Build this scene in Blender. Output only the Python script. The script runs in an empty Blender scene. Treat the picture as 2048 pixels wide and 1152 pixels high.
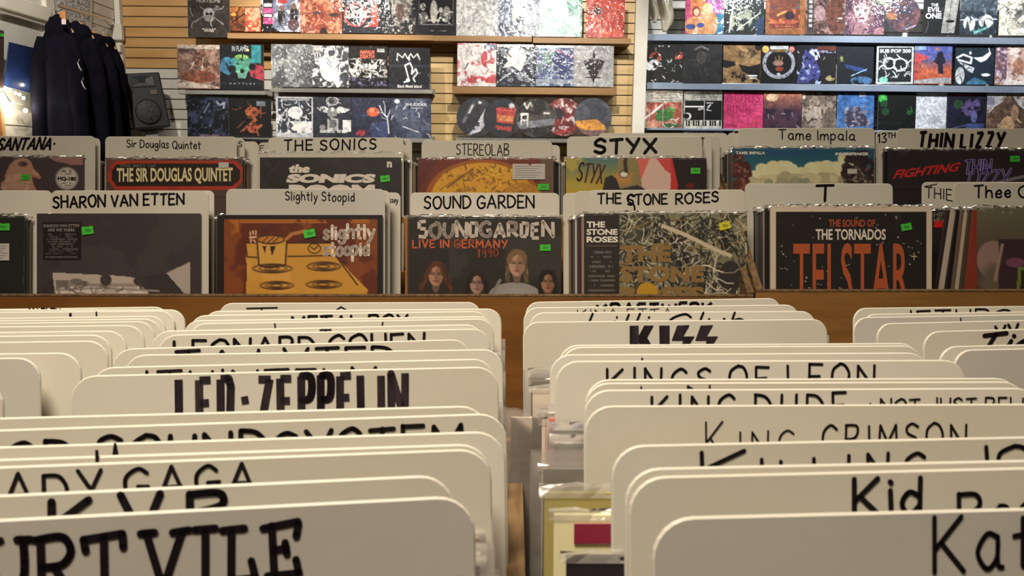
import bpy, bmesh, math, random
import numpy as np
from mathutils import Vector, Matrix
random.seed(7)
SC = bpy.context.scene
COL = SC.collection
PI = math.pi

# ------------------------------------------------------------------ camera
F = 1600.0
PITCH = math.radians(9.0); ROLL = math.radians(0.6)
CZ = 1.25
fw = Vector((0, math.cos(PITCH), -math.sin(PITCH)))
r0 = Vector((1, 0, 0)); u0 = r0.cross(fw)
rt = r0 * math.cos(ROLL) + u0 * math.sin(ROLL)
up = rt.cross(fw)
CAMP = Vector((0, 0, CZ))
cam = bpy.data.cameras.new('camera'); co = bpy.data.objects.new('camera', cam); COL.objects.link(co)
M3 = Matrix((rt, up, -fw)).transposed()
co.matrix_world = Matrix.Translation(CAMP) @ M3.to_4x4()
cam.sensor_width = 36; cam.lens = F / 2048 * 36; cam.clip_start = 0.02; cam.clip_end = 60
SC.camera = co
cam.dof.use_dof = True; cam.dof.focus_distance = 1.6; cam.dof.aperture_fstop = 20

# ------------------------------------------------------------------ exposure, world, lights
SC.view_settings.view_transform = 'Standard'; SC.view_settings.look = 'None'
SC.view_settings.gamma = 1; SC.view_settings.use_curve_mapping = False
SC.view_settings.exposure = 0.0
w = bpy.data.worlds.new('world'); SC.world = w; w.use_nodes = True
w.node_tree.nodes['Background'].inputs[0].default_value = (1.0, 0.86, 0.68, 1)
w.node_tree.nodes['Background'].inputs[1].default_value = 0.24

def area(name, loc, target, size, power, col, shape='DISK'):
    l = bpy.data.lights.new(name, 'AREA'); l.energy = power; l.color = col; l.size = size; l.shape = shape
    o = bpy.data.objects.new(name, l); COL.objects.link(o)
    o.location = loc
    d = Vector(target) - Vector(loc)
    o.rotation_euler = d.to_track_quat('-Z', 'Y').to_euler()
    return o
WARM = (1.0, 0.85, 0.66); COOL = (0.96, 0.98, 1.0); NEUT = (1.0, 0.93, 0.82)
CEIL = 3.25
area('ceiling_lamp_near', (-0.4, 0.0, CEIL - .06), (-0.1, 0.9, 1.0), 0.9, 26, (1.0, .86, .68)).data.spread = math.radians(86)
area('ceiling_lamp_middle', (0.3, 1.5, CEIL - .06), (0.2, 1.5, 1.0), 0.6, 3.5, WARM)
area('ceiling_lamp_right', (1.9, 2.1, CEIL - .06), (1.2, 1.6, 0.9), 0.7, 10, WARM)
area('ceiling_lamp_left', (-2.1, 2.5, CEIL - .06), (-1.6, 2.2, 0.9), 0.7, 9, WARM)
def spot(name, loc, target, power, col, ang, rad=0.05, blend=.6):
    l = bpy.data.lights.new(name, 'SPOT'); l.energy = power; l.color = col; l.spot_size = math.radians(ang); l.spot_blend = blend; l.shadow_soft_size = rad
    o = bpy.data.objects.new(name, l); COL.objects.link(o); o.location = loc
    o.rotation_euler = (Vector(target) - Vector(loc)).to_track_quat('-Z', 'Y').to_euler()
    return o
spot('track_spot_centre', (0.15, 3.9, CEIL - .15), (-0.1, 6.35, 1.95), 270, NEUT, 62)
spot('track_spot_left', (-1.4, 4.7, CEIL - .15), (-1.5, 6.35, 1.75), 215, NEUT, 60)
spot('track_spot_discs', (0.7, 3.7, CEIL - .15), (0.5, 6.35, 1.5), 85, NEUT, 50)
spot('track_spot_right', (2.1, 5.55, CEIL - .15), (2.1, 6.8, 1.6), 170, COOL, 95)
spot('track_spot_far_right', (3.5, 5.55, CEIL - .15), (3.5, 6.8, 1.6), 170, COOL, 95)
spot('track_spot_corner', (-2.1, 3.4, CEIL - .15), (-2.9, 5.9, 1.9), 210, NEUT, 60)

# ------------------------------------------------------------------ pixel helpers
def ray(px, py):
    return (rt * ((px - 1024) / F) - up * ((py - 576) / F) + fw)
def at_Y(px, py, Y):
    d = ray(px, py); return CAMP + d * (Y / d.y)
def at_Z(px, py, z):
    d = ray(px, py); return CAMP + d * ((z - CZ) / d.z)
def at_D(px, py, dep):
    return CAMP + ray(px, py) * dep

# ------------------------------------------------------------------ colour
def s2l(c):
    c = c / 255.0
    return c / 12.92 if c <= 0.04045 else ((c + 0.055) / 1.055) ** 2.4
def L(c, g=1.0, cap=.9):
    return tuple(min(cap, s2l(x) * g) for x in c[:3])

# ------------------------------------------------------------------ materials
def pmat(name, col, rough=.5, metal=0.0, coat=0.0, coat_r=.1, spec=.5, noise=None, bump=None, emit=None, trans=None):
    """principled material; noise=(col2, scale, detail, stretch); bump=(scale, strength, dist)"""
    m = bpy.data.materials.new(name); m.use_nodes = True
    nt = m.node_tree; b = nt.nodes['Principled BSDF']
    b.inputs['Base Color'].default_value = (*col, 1); b.inputs['Roughness'].default_value = rough
    b.inputs['Metallic'].default_value = metal; b.inputs['Coat Weight'].default_value = coat
    b.inputs['Coat Roughness'].default_value = coat_r; b.inputs['Specular IOR Level'].default_value = spec
    tc = nt.nodes.new('ShaderNodeTexCoord')
    if noise:
        mp = nt.nodes.new('ShaderNodeMapping'); mp.inputs['Scale'].default_value = noise[3] if len(noise) > 3 else (1, 1, 1)
        nt.links.new(tc.outputs['Object'], mp.inputs[0])
        oi = nt.nodes.new('ShaderNodeObjectInfo')
        va = nt.nodes.new('ShaderNodeVectorMath'); va.operation = 'ADD'
        sc = nt.nodes.new('ShaderNodeVectorMath'); sc.operation = 'SCALE'; sc.inputs[3].default_value = 37
        cb = nt.nodes.new('ShaderNodeCombineXYZ')
        for k in range(3): nt.links.new(oi.outputs['Random'], cb.inputs[k])
        nt.links.new(cb.outputs[0], sc.inputs[0]); nt.links.new(mp.outputs[0], va.inputs[0]); nt.links.new(sc.outputs[0], va.inputs[1])
        n = nt.nodes.new('ShaderNodeTexNoise'); n.inputs['Scale'].default_value = noise[1]; n.inputs['Detail'].default_value = noise[2]
        nt.links.new(va.outputs[0], n.inputs['Vector'])
        rp = nt.nodes.new('ShaderNodeValToRGB'); rp.color_ramp.elements[0].position = .38; rp.color_ramp.elements[1].position = .66
        rp.color_ramp.elements[0].color = (*col, 1); rp.color_ramp.elements[1].color = (*noise[0], 1)
        nt.links.new(n.outputs[0], rp.inputs[0]); nt.links.new(rp.outputs[0], b.inputs['Base Color'])
    if bump:
        n2 = nt.nodes.new('ShaderNodeTexNoise'); n2.inputs['Scale'].default_value = bump[0]; n2.inputs['Detail'].default_value = 3
        nt.links.new(tc.outputs['Object'], n2.inputs['Vector'])
        bp = nt.nodes.new('ShaderNodeBump'); bp.inputs['Strength'].default_value = bump[1]; bp.inputs['Distance'].default_value = bump[2]
        nt.links.new(n2.outputs[0], bp.inputs['Height'])
        nt.links.new(bp.outputs[0], b.inputs['Coat Normal' if coat > 0 else 'Normal'])
    if emit:
        b.inputs['Emission Color'].default_value = (*emit[0], 1); b.inputs['Emission Strength'].default_value = emit[1]
    return m

def artmat(name, coat, coat_r, bscale, bdist, rough=.45):
    m = pmat(name, (.5, .5, .5), rough=rough, coat=coat, coat_r=coat_r, bump=(bscale, 1.0, bdist))
    nt = m.node_tree; a = nt.nodes.new('ShaderNodeAttribute'); a.attribute_name = 'Col'
    nt.links.new(a.outputs['Color'], nt.nodes['Principled BSDF'].inputs['Base Color'])
    return m
ART_WRAP = artmat('printed_cover_shrinkwrap', .75, .06, 30, .004, rough=.6)
ART_WRAP.node_tree.nodes['Principled BSDF'].inputs['Specular IOR Level'].default_value = .2
ART_NEAR = artmat('printed_cover_matte', .35, .22, 14, .003)

def plastic(name, tint, op, rough=.12, bscale=40, bd=.004):
    m = bpy.data.materials.new(name); m.use_nodes = True; nt = m.node_tree
    b = nt.nodes['Principled BSDF']; b.inputs['Base Color'].default_value = (*tint, 1); b.inputs['Roughness'].default_value = rough
    b.inputs['Alpha'].default_value = op
    tc = nt.nodes.new('ShaderNodeTexCoord'); n2 = nt.nodes.new('ShaderNodeTexNoise'); n2.inputs['Scale'].default_value = bscale
    n2.inputs['Detail'].default_value = 3
    nt.links.new(tc.outputs['Object'], n2.inputs['Vector'])
    bp = nt.nodes.new('ShaderNodeBump'); bp.inputs['Distance'].default_value = bd; bp.inputs['Strength'].default_value = 1
    nt.links.new(n2.outputs[0], bp.inputs['Height']); nt.links.new(bp.outputs[0], b.inputs['Normal'])
    gl = nt.nodes.new('ShaderNodeBsdfGlossy'); gl.inputs['Roughness'].default_value = rough; nt.links.new(bp.outputs[0], gl.inputs['Normal'])
    fr = nt.nodes.new('ShaderNodeFresnel'); fr.inputs['IOR'].default_value = 1.5; nt.links.new(bp.outputs[0], fr.inputs['Normal'])
    mx = nt.nodes.new('ShaderNodeMixShader'); nt.links.new(fr.outputs[0], mx.inputs[0]); nt.links.new(b.outputs[0], mx.inputs[1]); nt.links.new(gl.outputs[0], mx.inputs[2])
    nt.links.new(mx.outputs[0], nt.nodes['Material Output'].inputs[0])
    return m
SLEEVE = plastic('clear_sleeve_plastic', (.75, .72, .68), .03, .06, 9, .0008)
LIP = plastic('crumpled_sleeve_lip', (.70, .67, .62), .34, .2, 30, .003)
BAG = plastic('milky_sleeve_plastic', (.62, .57, .53), .26, .2, 22, .004)

CARD = pmat('divider_card_plastic', (.70, .675, .59), .42, spec=.35, noise=((.655, .62, .52), 5.0, 4), bump=(9, .25, .002))
CARDW = pmat('divider_card_whiter', (.76, .73, .65), .40, spec=.35, noise=((.72, .68, .585), 4.0, 4), bump=(9, .25, .002))
CARDG = pmat('divider_card_greyer', (.60, .58, .535), .42, spec=.35, noise=((.55, .53, .48), 4.0, 4), bump=(9, .25, .002))
CARDE = pmat('divider_card_edge_highlight', (.74, .715, .63), .45, spec=.3)  # card rim and bevel: the edge highlight is put into this lighter colour
INK = pmat('black_marker_ink', (.010, .007, .010), .5, spec=.2)
INKW = pmat('broad_marker_ink', (.012, .008, .012), .5, spec=.2, noise=((.045, .032, .040), 55, 3, (1, 1, .22)))
WOOD = pmat('bin_plywood', (.40, .205, .060), .42, noise=((.30, .145, .038), 6, 5, (1, 1, 9)), coat=.25, coat_r=.25)
WOODH = pmat('bin_plywood_panel', (.31, .135, .030), .5, noise=((.235, .095, .022), 5, 5, (1.2, 1, 8)), coat=.08, coat_r=.3)
WOODE = pmat('plywood_edge', (.23, .14, .058), .65, noise=((.085, .045, .02), 30, 5, (5, .35, 5)))
DARK = pmat('dark_recess', (.03, .024, .02), .8)
_mc = {}
def cmat(c, g=1.0, rough=.5, coat=0, tag='print'):
    k = (c, g, rough, coat)
    if k not in _mc: _mc[k] = pmat('%s_%d_%d_%d' % ((tag,) + tuple(int(x) for x in c)), L(c, g), rough, coat=coat)
    return _mc[k]

# ------------------------------------------------------------------ objects
def tag(o, label=None, cat=None, group=None, kind=None):
    if label: o['label'] = label
    if cat: o['category'] = cat
    if group: o['group'] = group
    if kind: o['kind'] = kind
    return o
def link(name, me, mats=None, parent=None, mw=None):
    o = bpy.data.objects.new(name, me); COL.objects.link(o)
    if mats is not None and me is not None and not me.materials:
        for m in (mats if isinstance(mats, (list, tuple)) else [mats]): me.materials.append(m)
    if parent: o.parent = parent
    if mw is not None: o.matrix_world = mw if not parent else mw
    return o
def pyd(name, vs, fs):
    me = bpy.data.meshes.new(name); me.from_pydata([tuple(v) for v in vs], [], fs); me.update(); return me
def bmesh_obj(name, bm, mats, parent=None, mw=None, smooth=False):
    me = bpy.data.meshes.new(name); bmesh.ops.recalc_face_normals(bm, faces=bm.faces); bm.to_mesh(me); bm.free()
    if smooth:
        for p in me.polygons: p.use_smooth = True
    return link(name, me, mats, parent, mw)
def add_box(bm, a, b, bev=0, mi=0):
    r = bmesh.ops.create_cube(bm, size=1)
    c = [(a[i] + b[i]) / 2 for i in range(3)]; s = [abs(b[i] - a[i]) for i in range(3)]
    for v in r['verts']: v.co = Vector([v.co[i] * s[i] + c[i] for i in range(3)])
    fs = set(f for v in r['verts'] for f in v.link_faces)
    for f in fs: f.material_index = mi
    if bev:
        es = set(e for v in r['verts'] for e in v.link_edges)
        bmesh.ops.bevel(bm, geom=list(es), offset=bev, segments=2, affect='EDGES', profile=.5)
def box(name, a, b, mat, parent=None, mw=None, bev=0):
    bm = bmesh.new(); add_box(bm, a, b, bev); return bmesh_obj(name, bm, mat, parent, mw)
def add_tube(bm, pts, r, seg=8, cap=True):
    rings = []
    pts = [Vector(p) for p in pts]
    for i, p in enumerate(pts):
        d = (pts[min(i + 1, len(pts) - 1)] - pts[max(i - 1, 0)]).normalized()
        a = d.cross(Vector((0, 0, 1)) if abs(d.z) < .9 else Vector((1, 0, 0))).normalized(); b = d.cross(a)
        rr = r[i] if isinstance(r, (list, tuple)) else r
        rings.append([bm.verts.new(p + (a * math.cos(2 * PI * k / seg) + b * math.sin(2 * PI * k / seg)) * rr) for k in range(seg)])
    for i in range(len(rings) - 1):
        for k in range(seg): bm.faces.new((rings[i][k], rings[i][(k + 1) % seg], rings[i + 1][(k + 1) % seg], rings[i + 1][k]))
    if cap: bm.faces.new(rings[0][::-1]); bm.faces.new(rings[-1])
def extrude_poly(name, pts, y0, y1, mat, parent=None, mw=None):
    n = len(pts)
    vs = [(p[0], y0, p[1]) for p in pts] + [(p[0], y1, p[1]) for p in pts]
    fs = [list(range(n)), list(range(2 * n - 1, n - 1, -1))] + [(i, i + n, (i + 1) % n + n, (i + 1) % n) for i in range(n)]
    me = pyd(name, vs, fs)
    return link(name, me, mat, parent, mw)

class Frame:
    """a leaning panel: origin at its top left corner, x right, z up along the face, y into the stack"""
    def __init__(s, PL, PR, lean, w=None):
        x = (PR - PL); s.w = w or x.length; x.normalize()
        y = Vector((0, 0, 1)).cross(x).normalized(); z = x.cross(y)
        s.x = x; s.z = (z * math.cos(lean) + y * math.sin(lean)).normalized(); s.y = s.z.cross(x).normalized(); s.o = PL.copy()
    def mat(s):
        m = Matrix((s.x, s.y, s.z)).transposed().to_4x4(); m.translation = s.o; return m
    def loc(s, px, py):
        d = ray(px, py); t = (s.o - CAMP).dot(s.y) / d.dot(s.y)
        p = CAMP + d * t - s.o; return (p.dot(s.x), p.dot(s.z))
    def mpp(s, px, py):
        d = ray(px, py); t = (s.o - CAMP).dot(s.y) / d.dot(s.y); return t / F
    def shifted(s, dx, dy, dz):
        f = Frame.__new__(Frame); f.w = s.w; f.x, f.y, f.z = s.x, s.y, s.z
        f.o = s.o + s.x * dx + s.y * dy + s.z * dz; return f
    def world(s, x, y, z): return s.o + s.x * x + s.y * y + s.z * z

# ------------------------------------------------------------------ stroke lettering (hand written cards)
GL = {
'A': (.78, ["0,0 .38,1 .78,0", ".14,.34 .66,.34"]), 'B': (.62, ["0,0 0,1", "~0,1 .5,.98 .55,.72 .1,.52 .6,.45 .6,.08 0,0"]),
'C': (.68, ["~.66,.82 .4,1 .06,.75 .04,.3 .3,.01 .66,.14"]), 'D': (.68, ["0,0 0,1", "~0,1 .45,.92 .68,.5 .45,.08 0,0"]),
'E': (.56, ["0,0 0,1", "0,1 .54,1", "0,.52 .46,.52", "0,0 .56,0"]), 'F': (.54, ["0,0 0,1", "0,1 .54,1", "0,.52 .44,.52"]),
'G': (.7, ["~.66,.85 .4,1 .05,.75 .04,.28 .32,0 .66,.15 .68,.42", ".38,.42 .72,.42"]), 'H': (.64, ["0,0 0,1", ".64,0 .64,1", "0,.5 .64,.5"]),
'I': (.1, [".05,0 .05,1"]), 'J': (.5, ["~.46,1 .46,.3 .3,0 .02,.14"]), 'K': (.66, ["0,0 0,1", ".62,1 .03,.42", ".16,.54 .66,0"]),
'L': (.52, ["0,1 0,0 .52,0"]), 'M': (.84, ["0,0 .06,1 .42,.3 .78,1 .84,0"]), 'N': (.7, ["0,0 0,1 .68,0 .7,1"]),
'O': (.74, ["~.37,1 .06,.78 .02,.35 .3,0 .62,.1 .74,.55 .6,.92 .37,1"]), 'P': (.58, ["0,0 0,1", "~0,1 .46,.98 .58,.74 .4,.5 0,.46"]),
'Q': (.76, ["~.37,1 .06,.78 .02,.35 .3,0 .62,.1 .74,.55 .6,.92 .37,1", ".5,.22 .8,-.12"]), 'R': (.62, ["0,0 0,1", "~0,1 .46,.98 .56,.74 .4,.52 0,.46", ".2,.46 .62,0"]),
'S': (.56, ["~.54,.86 .3,1 .04,.84 .1,.6 .45,.45 .54,.2 .3,0 0,.12"]), 'T': (.66, ["0,.97 .66,1", ".34,1 .33,0"]), 'U': (.62, ["~0,1 .02,.3 .28,0 .56,.2 .62,1"]),
'V': (.68, ["0,1 .34,0 .68,1"]), 'W': (.96, ["0,1 .24,0 .48,.8 .72,0 .96,1"]), 'X': (.66, ["0,1 .66,0", ".66,1 0,0"]), 'Y': (.66, ["0,1 .33,.48", ".68,1 .2,-.05"]),
'Z': (.62, ["0,.98 .6,1 .02,0 .62,.02"]), 'Ƨ': (.56, ["0,1 0,.5 .46,.6", ".46,.6 .46,0"]), 'J ': (.5, []),
' ': (.4, []), '.': (.1, [".04,.45 .06,.42"]), '-': (.5, [".06,.42 .44,.46"]), ':': (.1, [".05,.7 .06,.68", ".05,.2 .06,.18"]), "'": (.1, [".05,1 .05,.8"]),
'1': (.2, ["0,.8 .14,1 .14,0"]), '3': (.5, ["~.02,.9 .3,1 .5,.8 .22,.54 .52,.3 .3,.0 0,.08"]), '9': (.5, ["~.5,.75 .3,1 .02,.75 .22,.5 .5,.75 .42,0"]), '0': (.52, ["~.26,1 .0,.6 .1,.05 .42,.08 .52,.6 .26,1"]),
'a': (.5, ["~.46,.55 .2,.62 .0,.3 .2,.0 .44,.2 .46,.56 .46,.08 .56,.0"]), 'c': (.42, ["~.4,.52 .2,.62 0,.3 .2,0 .42,.1"]), 'd': (.52, ["~.46,.5 .2,.62 0,.3 .2,0 .46,.25", ".48,1 .48,0"]),
'e': (.46, ["~.04,.3 .44,.36 .3,.62 .04,.4 .08,.06 .3,0 .46,.14"]), 'g': (.5, ["~.44,.5 .2,.62 0,.3 .2,.04 .44,.3", "~.46,.58 .46,-.2 .2,-.38 0,-.22"]),
'h': (.5, ["0,1 0,0", "~0,.36 .2,.62 .42,.5 .46,0"]), 'i': (.1, [".05,.6 .05,0", ".05,.85 .06,.82"]), 'k': (.46, ["0,1 0,0", ".4,.62 .02,.25", ".12,.32 .46,0"]), 'l': (.1, [".05,1 .05,0"]),
'm': (.74, ["0,.6 0,0", "~0,.36 .2,.62 .34,.5 .36,0", "~.36,.36 .54,.62 .7,.5 .74,0"]), 'n': (.48, ["0,.6 0,0", "~0,.36 .2,.62 .42,.5 .46,0"]),
'o': (.5, ["~.25,.62 .02,.4 .06,.08 .3,0 .5,.26 .42,.56 .25,.62"]), 'p': (.5, ["0,.6 0,-.4", "~0,.5 .25,.64 .48,.4 .3,.02 0,.08"]), 'q': (.5, ["~.44,.5 .2,.62 0,.3 .2,.04 .44,.3", ".46,.6 .46,-.4"]),
'r': (.38, ["0,.6 0,0", "~0,.36 .18,.6 .38,.56"]), 's': (.4, ["~.38,.54 .2,.62 .04,.48 .2,.32 .38,.16 .2,0 0,.08"]), 't': (.4, [".18,.95 .18,.05 .32,0", "0,.62 .4,.66"]),
'u': (.5, ["~0,.6 .04,.1 .26,0 .44,.2 .46,.6", ".46,.6 .5,0"]), 'y': (.5, ["0,.6 .24,.05", "~.5,.6 .24,-.05 .02,-.4"]), 'b': (.5, ["0,1 0,0", "~0,.5 .25,.62 .48,.36 .3,0 0,.08"]),
}
SERIF = {  # slab serif capitals
'K': (.8, ["-.06,1 .2,1", "-.06,0 .2,0", ".06,0 .06,1", ".7,1 .1,.42", ".25,.52 .74,0", ".6,0 .86,0"]), 'U': (.8, ["-.04,1 .22,1", "~.08,1 .1,.3 .38,0 .66,.3 .68,1", ".56,1 .82,1"]),
'R': (.78, ["-.06,1 .1,1", "-.04,0 .24,0", ".08,0 .08,1", "~0,1 .5,1.02 .66,.76 .5,.52 .1,.48", ".32,.48 .66,0", ".56,0 .8,0"]), 'T': (.8, ["0,.97 .8,1.03", "0,.97 .04,.74", ".8,1.03 .8,.76", ".42,1 .42,0", ".28,0 .56,0"]),
'V': (.9, ["-.06,1 .22,1.02", ".06,1 .36,0 .42,0 .78,1", ".6,1 .94,1.03"]), 'I': (.46, ["0,1 .46,1.02", ".23,1 .23,0", ".02,0 .44,0"]),
'L': (.72, ["0,1 .46,1.02", ".18,1 .18,.02", ".04,0 .68,.02", ".68,.02 .6,.34"]), 'E': (.78, ["0,.97 .76,1.05", ".76,1.05 .72,.76", ".2,1 .22,0", ".22,.5 .5,.55", ".48,.66 .5,.42", ".08,0 .76,.03", ".76,.03 .7,.3"]), ' ': (.3, []),
}
BLOCKY = dict(GL); BLOCKY['S'] = (.56, [".52,1 .06,1", ".06,1 .06,.54", ".06,.54 .5,.5", ".5,.5 .5,0", ".5,0 0,0"])
BLOCKY['D'] = (.5, ["0,0 0,1", "0,1 .4,1 .5,.85 .42,0", "0,0 .42,0"]); BLOCKY['Z'] = (.6, ["0,.96 .6,.96", ".54,.96 .12,0", "0,0 .6,0"])
BLOCKY['P'] = (.5, ["0,0 0,1", "~0,1 .45,1 .52,.74 .4,.52 0,.5"]); BLOCKY['-'] = (.4, [".04,.52 .38,.56"])
def smooth(pts, k=5):
    out = []
    n = len(pts)
    for i in range(n - 1):
        p0 = pts[max(i - 1, 0)]; p1 = pts[i]; p2 = pts[i + 1]; p3 = pts[min(i + 2, n - 1)]
        for j in range(k):
            t = j / k
            out.append(tuple(.5 * ((2 * p1[a]) + (-p0[a] + p2[a]) * t + (2 * p0[a] - 5 * p1[a] + 4 * p2[a] - p3[a]) * t * t + (-p0[a] + 3 * p1[a] - 3 * p2[a] + p3[a]) * t ** 3) for a in (0, 1)))
    out.append(pts[-1]); return out
def strokes(text, font=GL, gap=.24, jit=.02, seed=1):
    rnd = random.Random(seed * 13 + len(text)); x = 0; out = []
    for ch in text:
        adv, pl = font.get(ch, font.get(ch.upper(), GL[' ']))
        dy = rnd.uniform(-jit, jit) * 1.5; sc = 1 + rnd.uniform(-jit, jit) * 2
        for s in pl:
            sm = s[0] == '~'
            pts = [tuple(float(v) for v in q.split(',')) for q in s.lstrip('~').split()]
            pts = [(p[0] + rnd.uniform(-jit, jit), p[1] * sc + dy + rnd.uniform(-jit, jit)) for p in pts]
            if sm: pts = smooth(pts)
            out.append([(x + p[0], p[1]) for p in pts])
        x += adv + (gap if ch != ' ' else 0)
    return out, max(x - gap, .1)
def ribbon(polys, wd, y, butt=False):
    """flat pen strokes in the local xz plane"""
    vs, fs = [], []
    for pts in polys:
        for i, p in enumerate(pts):
            if butt and (i in (0, len(pts) - 1)): continue
            b = len(vs); n = 8
            for k in range(n): vs.append((p[0] + math.cos(2 * PI * k / n) * wd / 2, y, p[1] + math.sin(2 * PI * k / n) * wd / 2))
            fs.append(list(range(b, b + n)))
        for a, c in zip(pts[:-1], pts[1:]):
            dx, dz = c[0] - a[0], c[1] - a[1]; l = math.hypot(dx, dz)
            if l < 1e-9: continue
            nx, nz = -dz / l * wd / 2, dx / l * wd / 2; b = len(vs)
            vs += [(a[0] + nx, y, a[1] + nz), (a[0] - nx, y, a[1] - nz), (c[0] - nx, y, c[1] - nz), (c[0] + nx, y, c[1] + nz)]
            fs.append([b, b + 1, b + 2, b + 3])
    return vs, fs
def write(parent, fr, text, x0, x1, y0, y1, cap, pen, mat=INK, font=GL, slant=0, seed=1, gap=.24, jit=.02, butt=False, name='lettering', off=-.0004):
    """pen lettering on the face of fr: top left pixel (x0,y0), top right (x1,y1), cap height and pen width in pixels"""
    a = fr.loc(x0, y0); b = fr.loc(x1, y1); m = fr.mpp((x0 + x1) / 2, (y0 + y1) / 2)
    st, wd = strokes(text, font, gap, jit, seed)
    H = cap * m; ex = ((b[0] - a[0]) / wd, (b[1] - a[1]) / wd)
    pl = [[(a[0] + ex[0] * p[0] + slant * p[1] * H, a[1] + ex[1] * p[0] - H + H * p[1]) for p in s] for s in st]
    vs, fs = ribbon(pl, pen * m, off, butt)
    return link(name, pyd(name, vs, fs), mat, parent)

# ------------------------------------------------------------------ printed lettering
_tc = {}
def glyphs(text, bold=0.0, spacing=1.0):
    k = (text, bold, spacing)
    if k in _tc: return _tc[k]
    c = bpy.data.curves.new('t', 'FONT'); c.body = text; c.resolution_u = 3; c.offset = bold; c.space_character = spacing; c.size = 1
    o = bpy.data.objects.new('t', c); COL.objects.link(o)
    dg = bpy.context.evaluated_depsgraph_get(); dg.update()
    me = bpy.data.meshes.new_from_object(o.evaluated_get(dg))
    v = np.array([x.co[:2] for x in me.vertices]) if len(me.vertices) else np.zeros((1, 2))
    f = [list(p.vertices) for p in me.polygons]
    bpy.data.objects.remove(o); bpy.data.curves.remove(c); bpy.data.meshes.remove(me)
    mn = v.min(0); mx = v.max(0); v = (v - mn) / np.maximum(mx - mn, 1e-6)
    _tc[k] = (v, f); return _tc[k]
def printed(parent, fr, text, x0, x1, y0, y1, cap, mat, bold=.015, slant=0, spacing=1.0, off=-.0012, name='lettering', vertical=False):
    v, f = glyphs(text, bold, spacing)
    a = fr.loc(x0, y0); b = fr.loc(x1, y1); m = fr.mpp((x0 + x1) / 2, (y0 + y1) / 2); H = cap * m
    vs = [(a[0] + (b[0] - a[0]) * p[0] + slant * H * (p[1] - .5), off, a[1] + (b[1] - a[1]) * p[0] - H + H * p[1]) for p in v]
    return link(name, pyd(name, vs, f), mat, parent)

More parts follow.
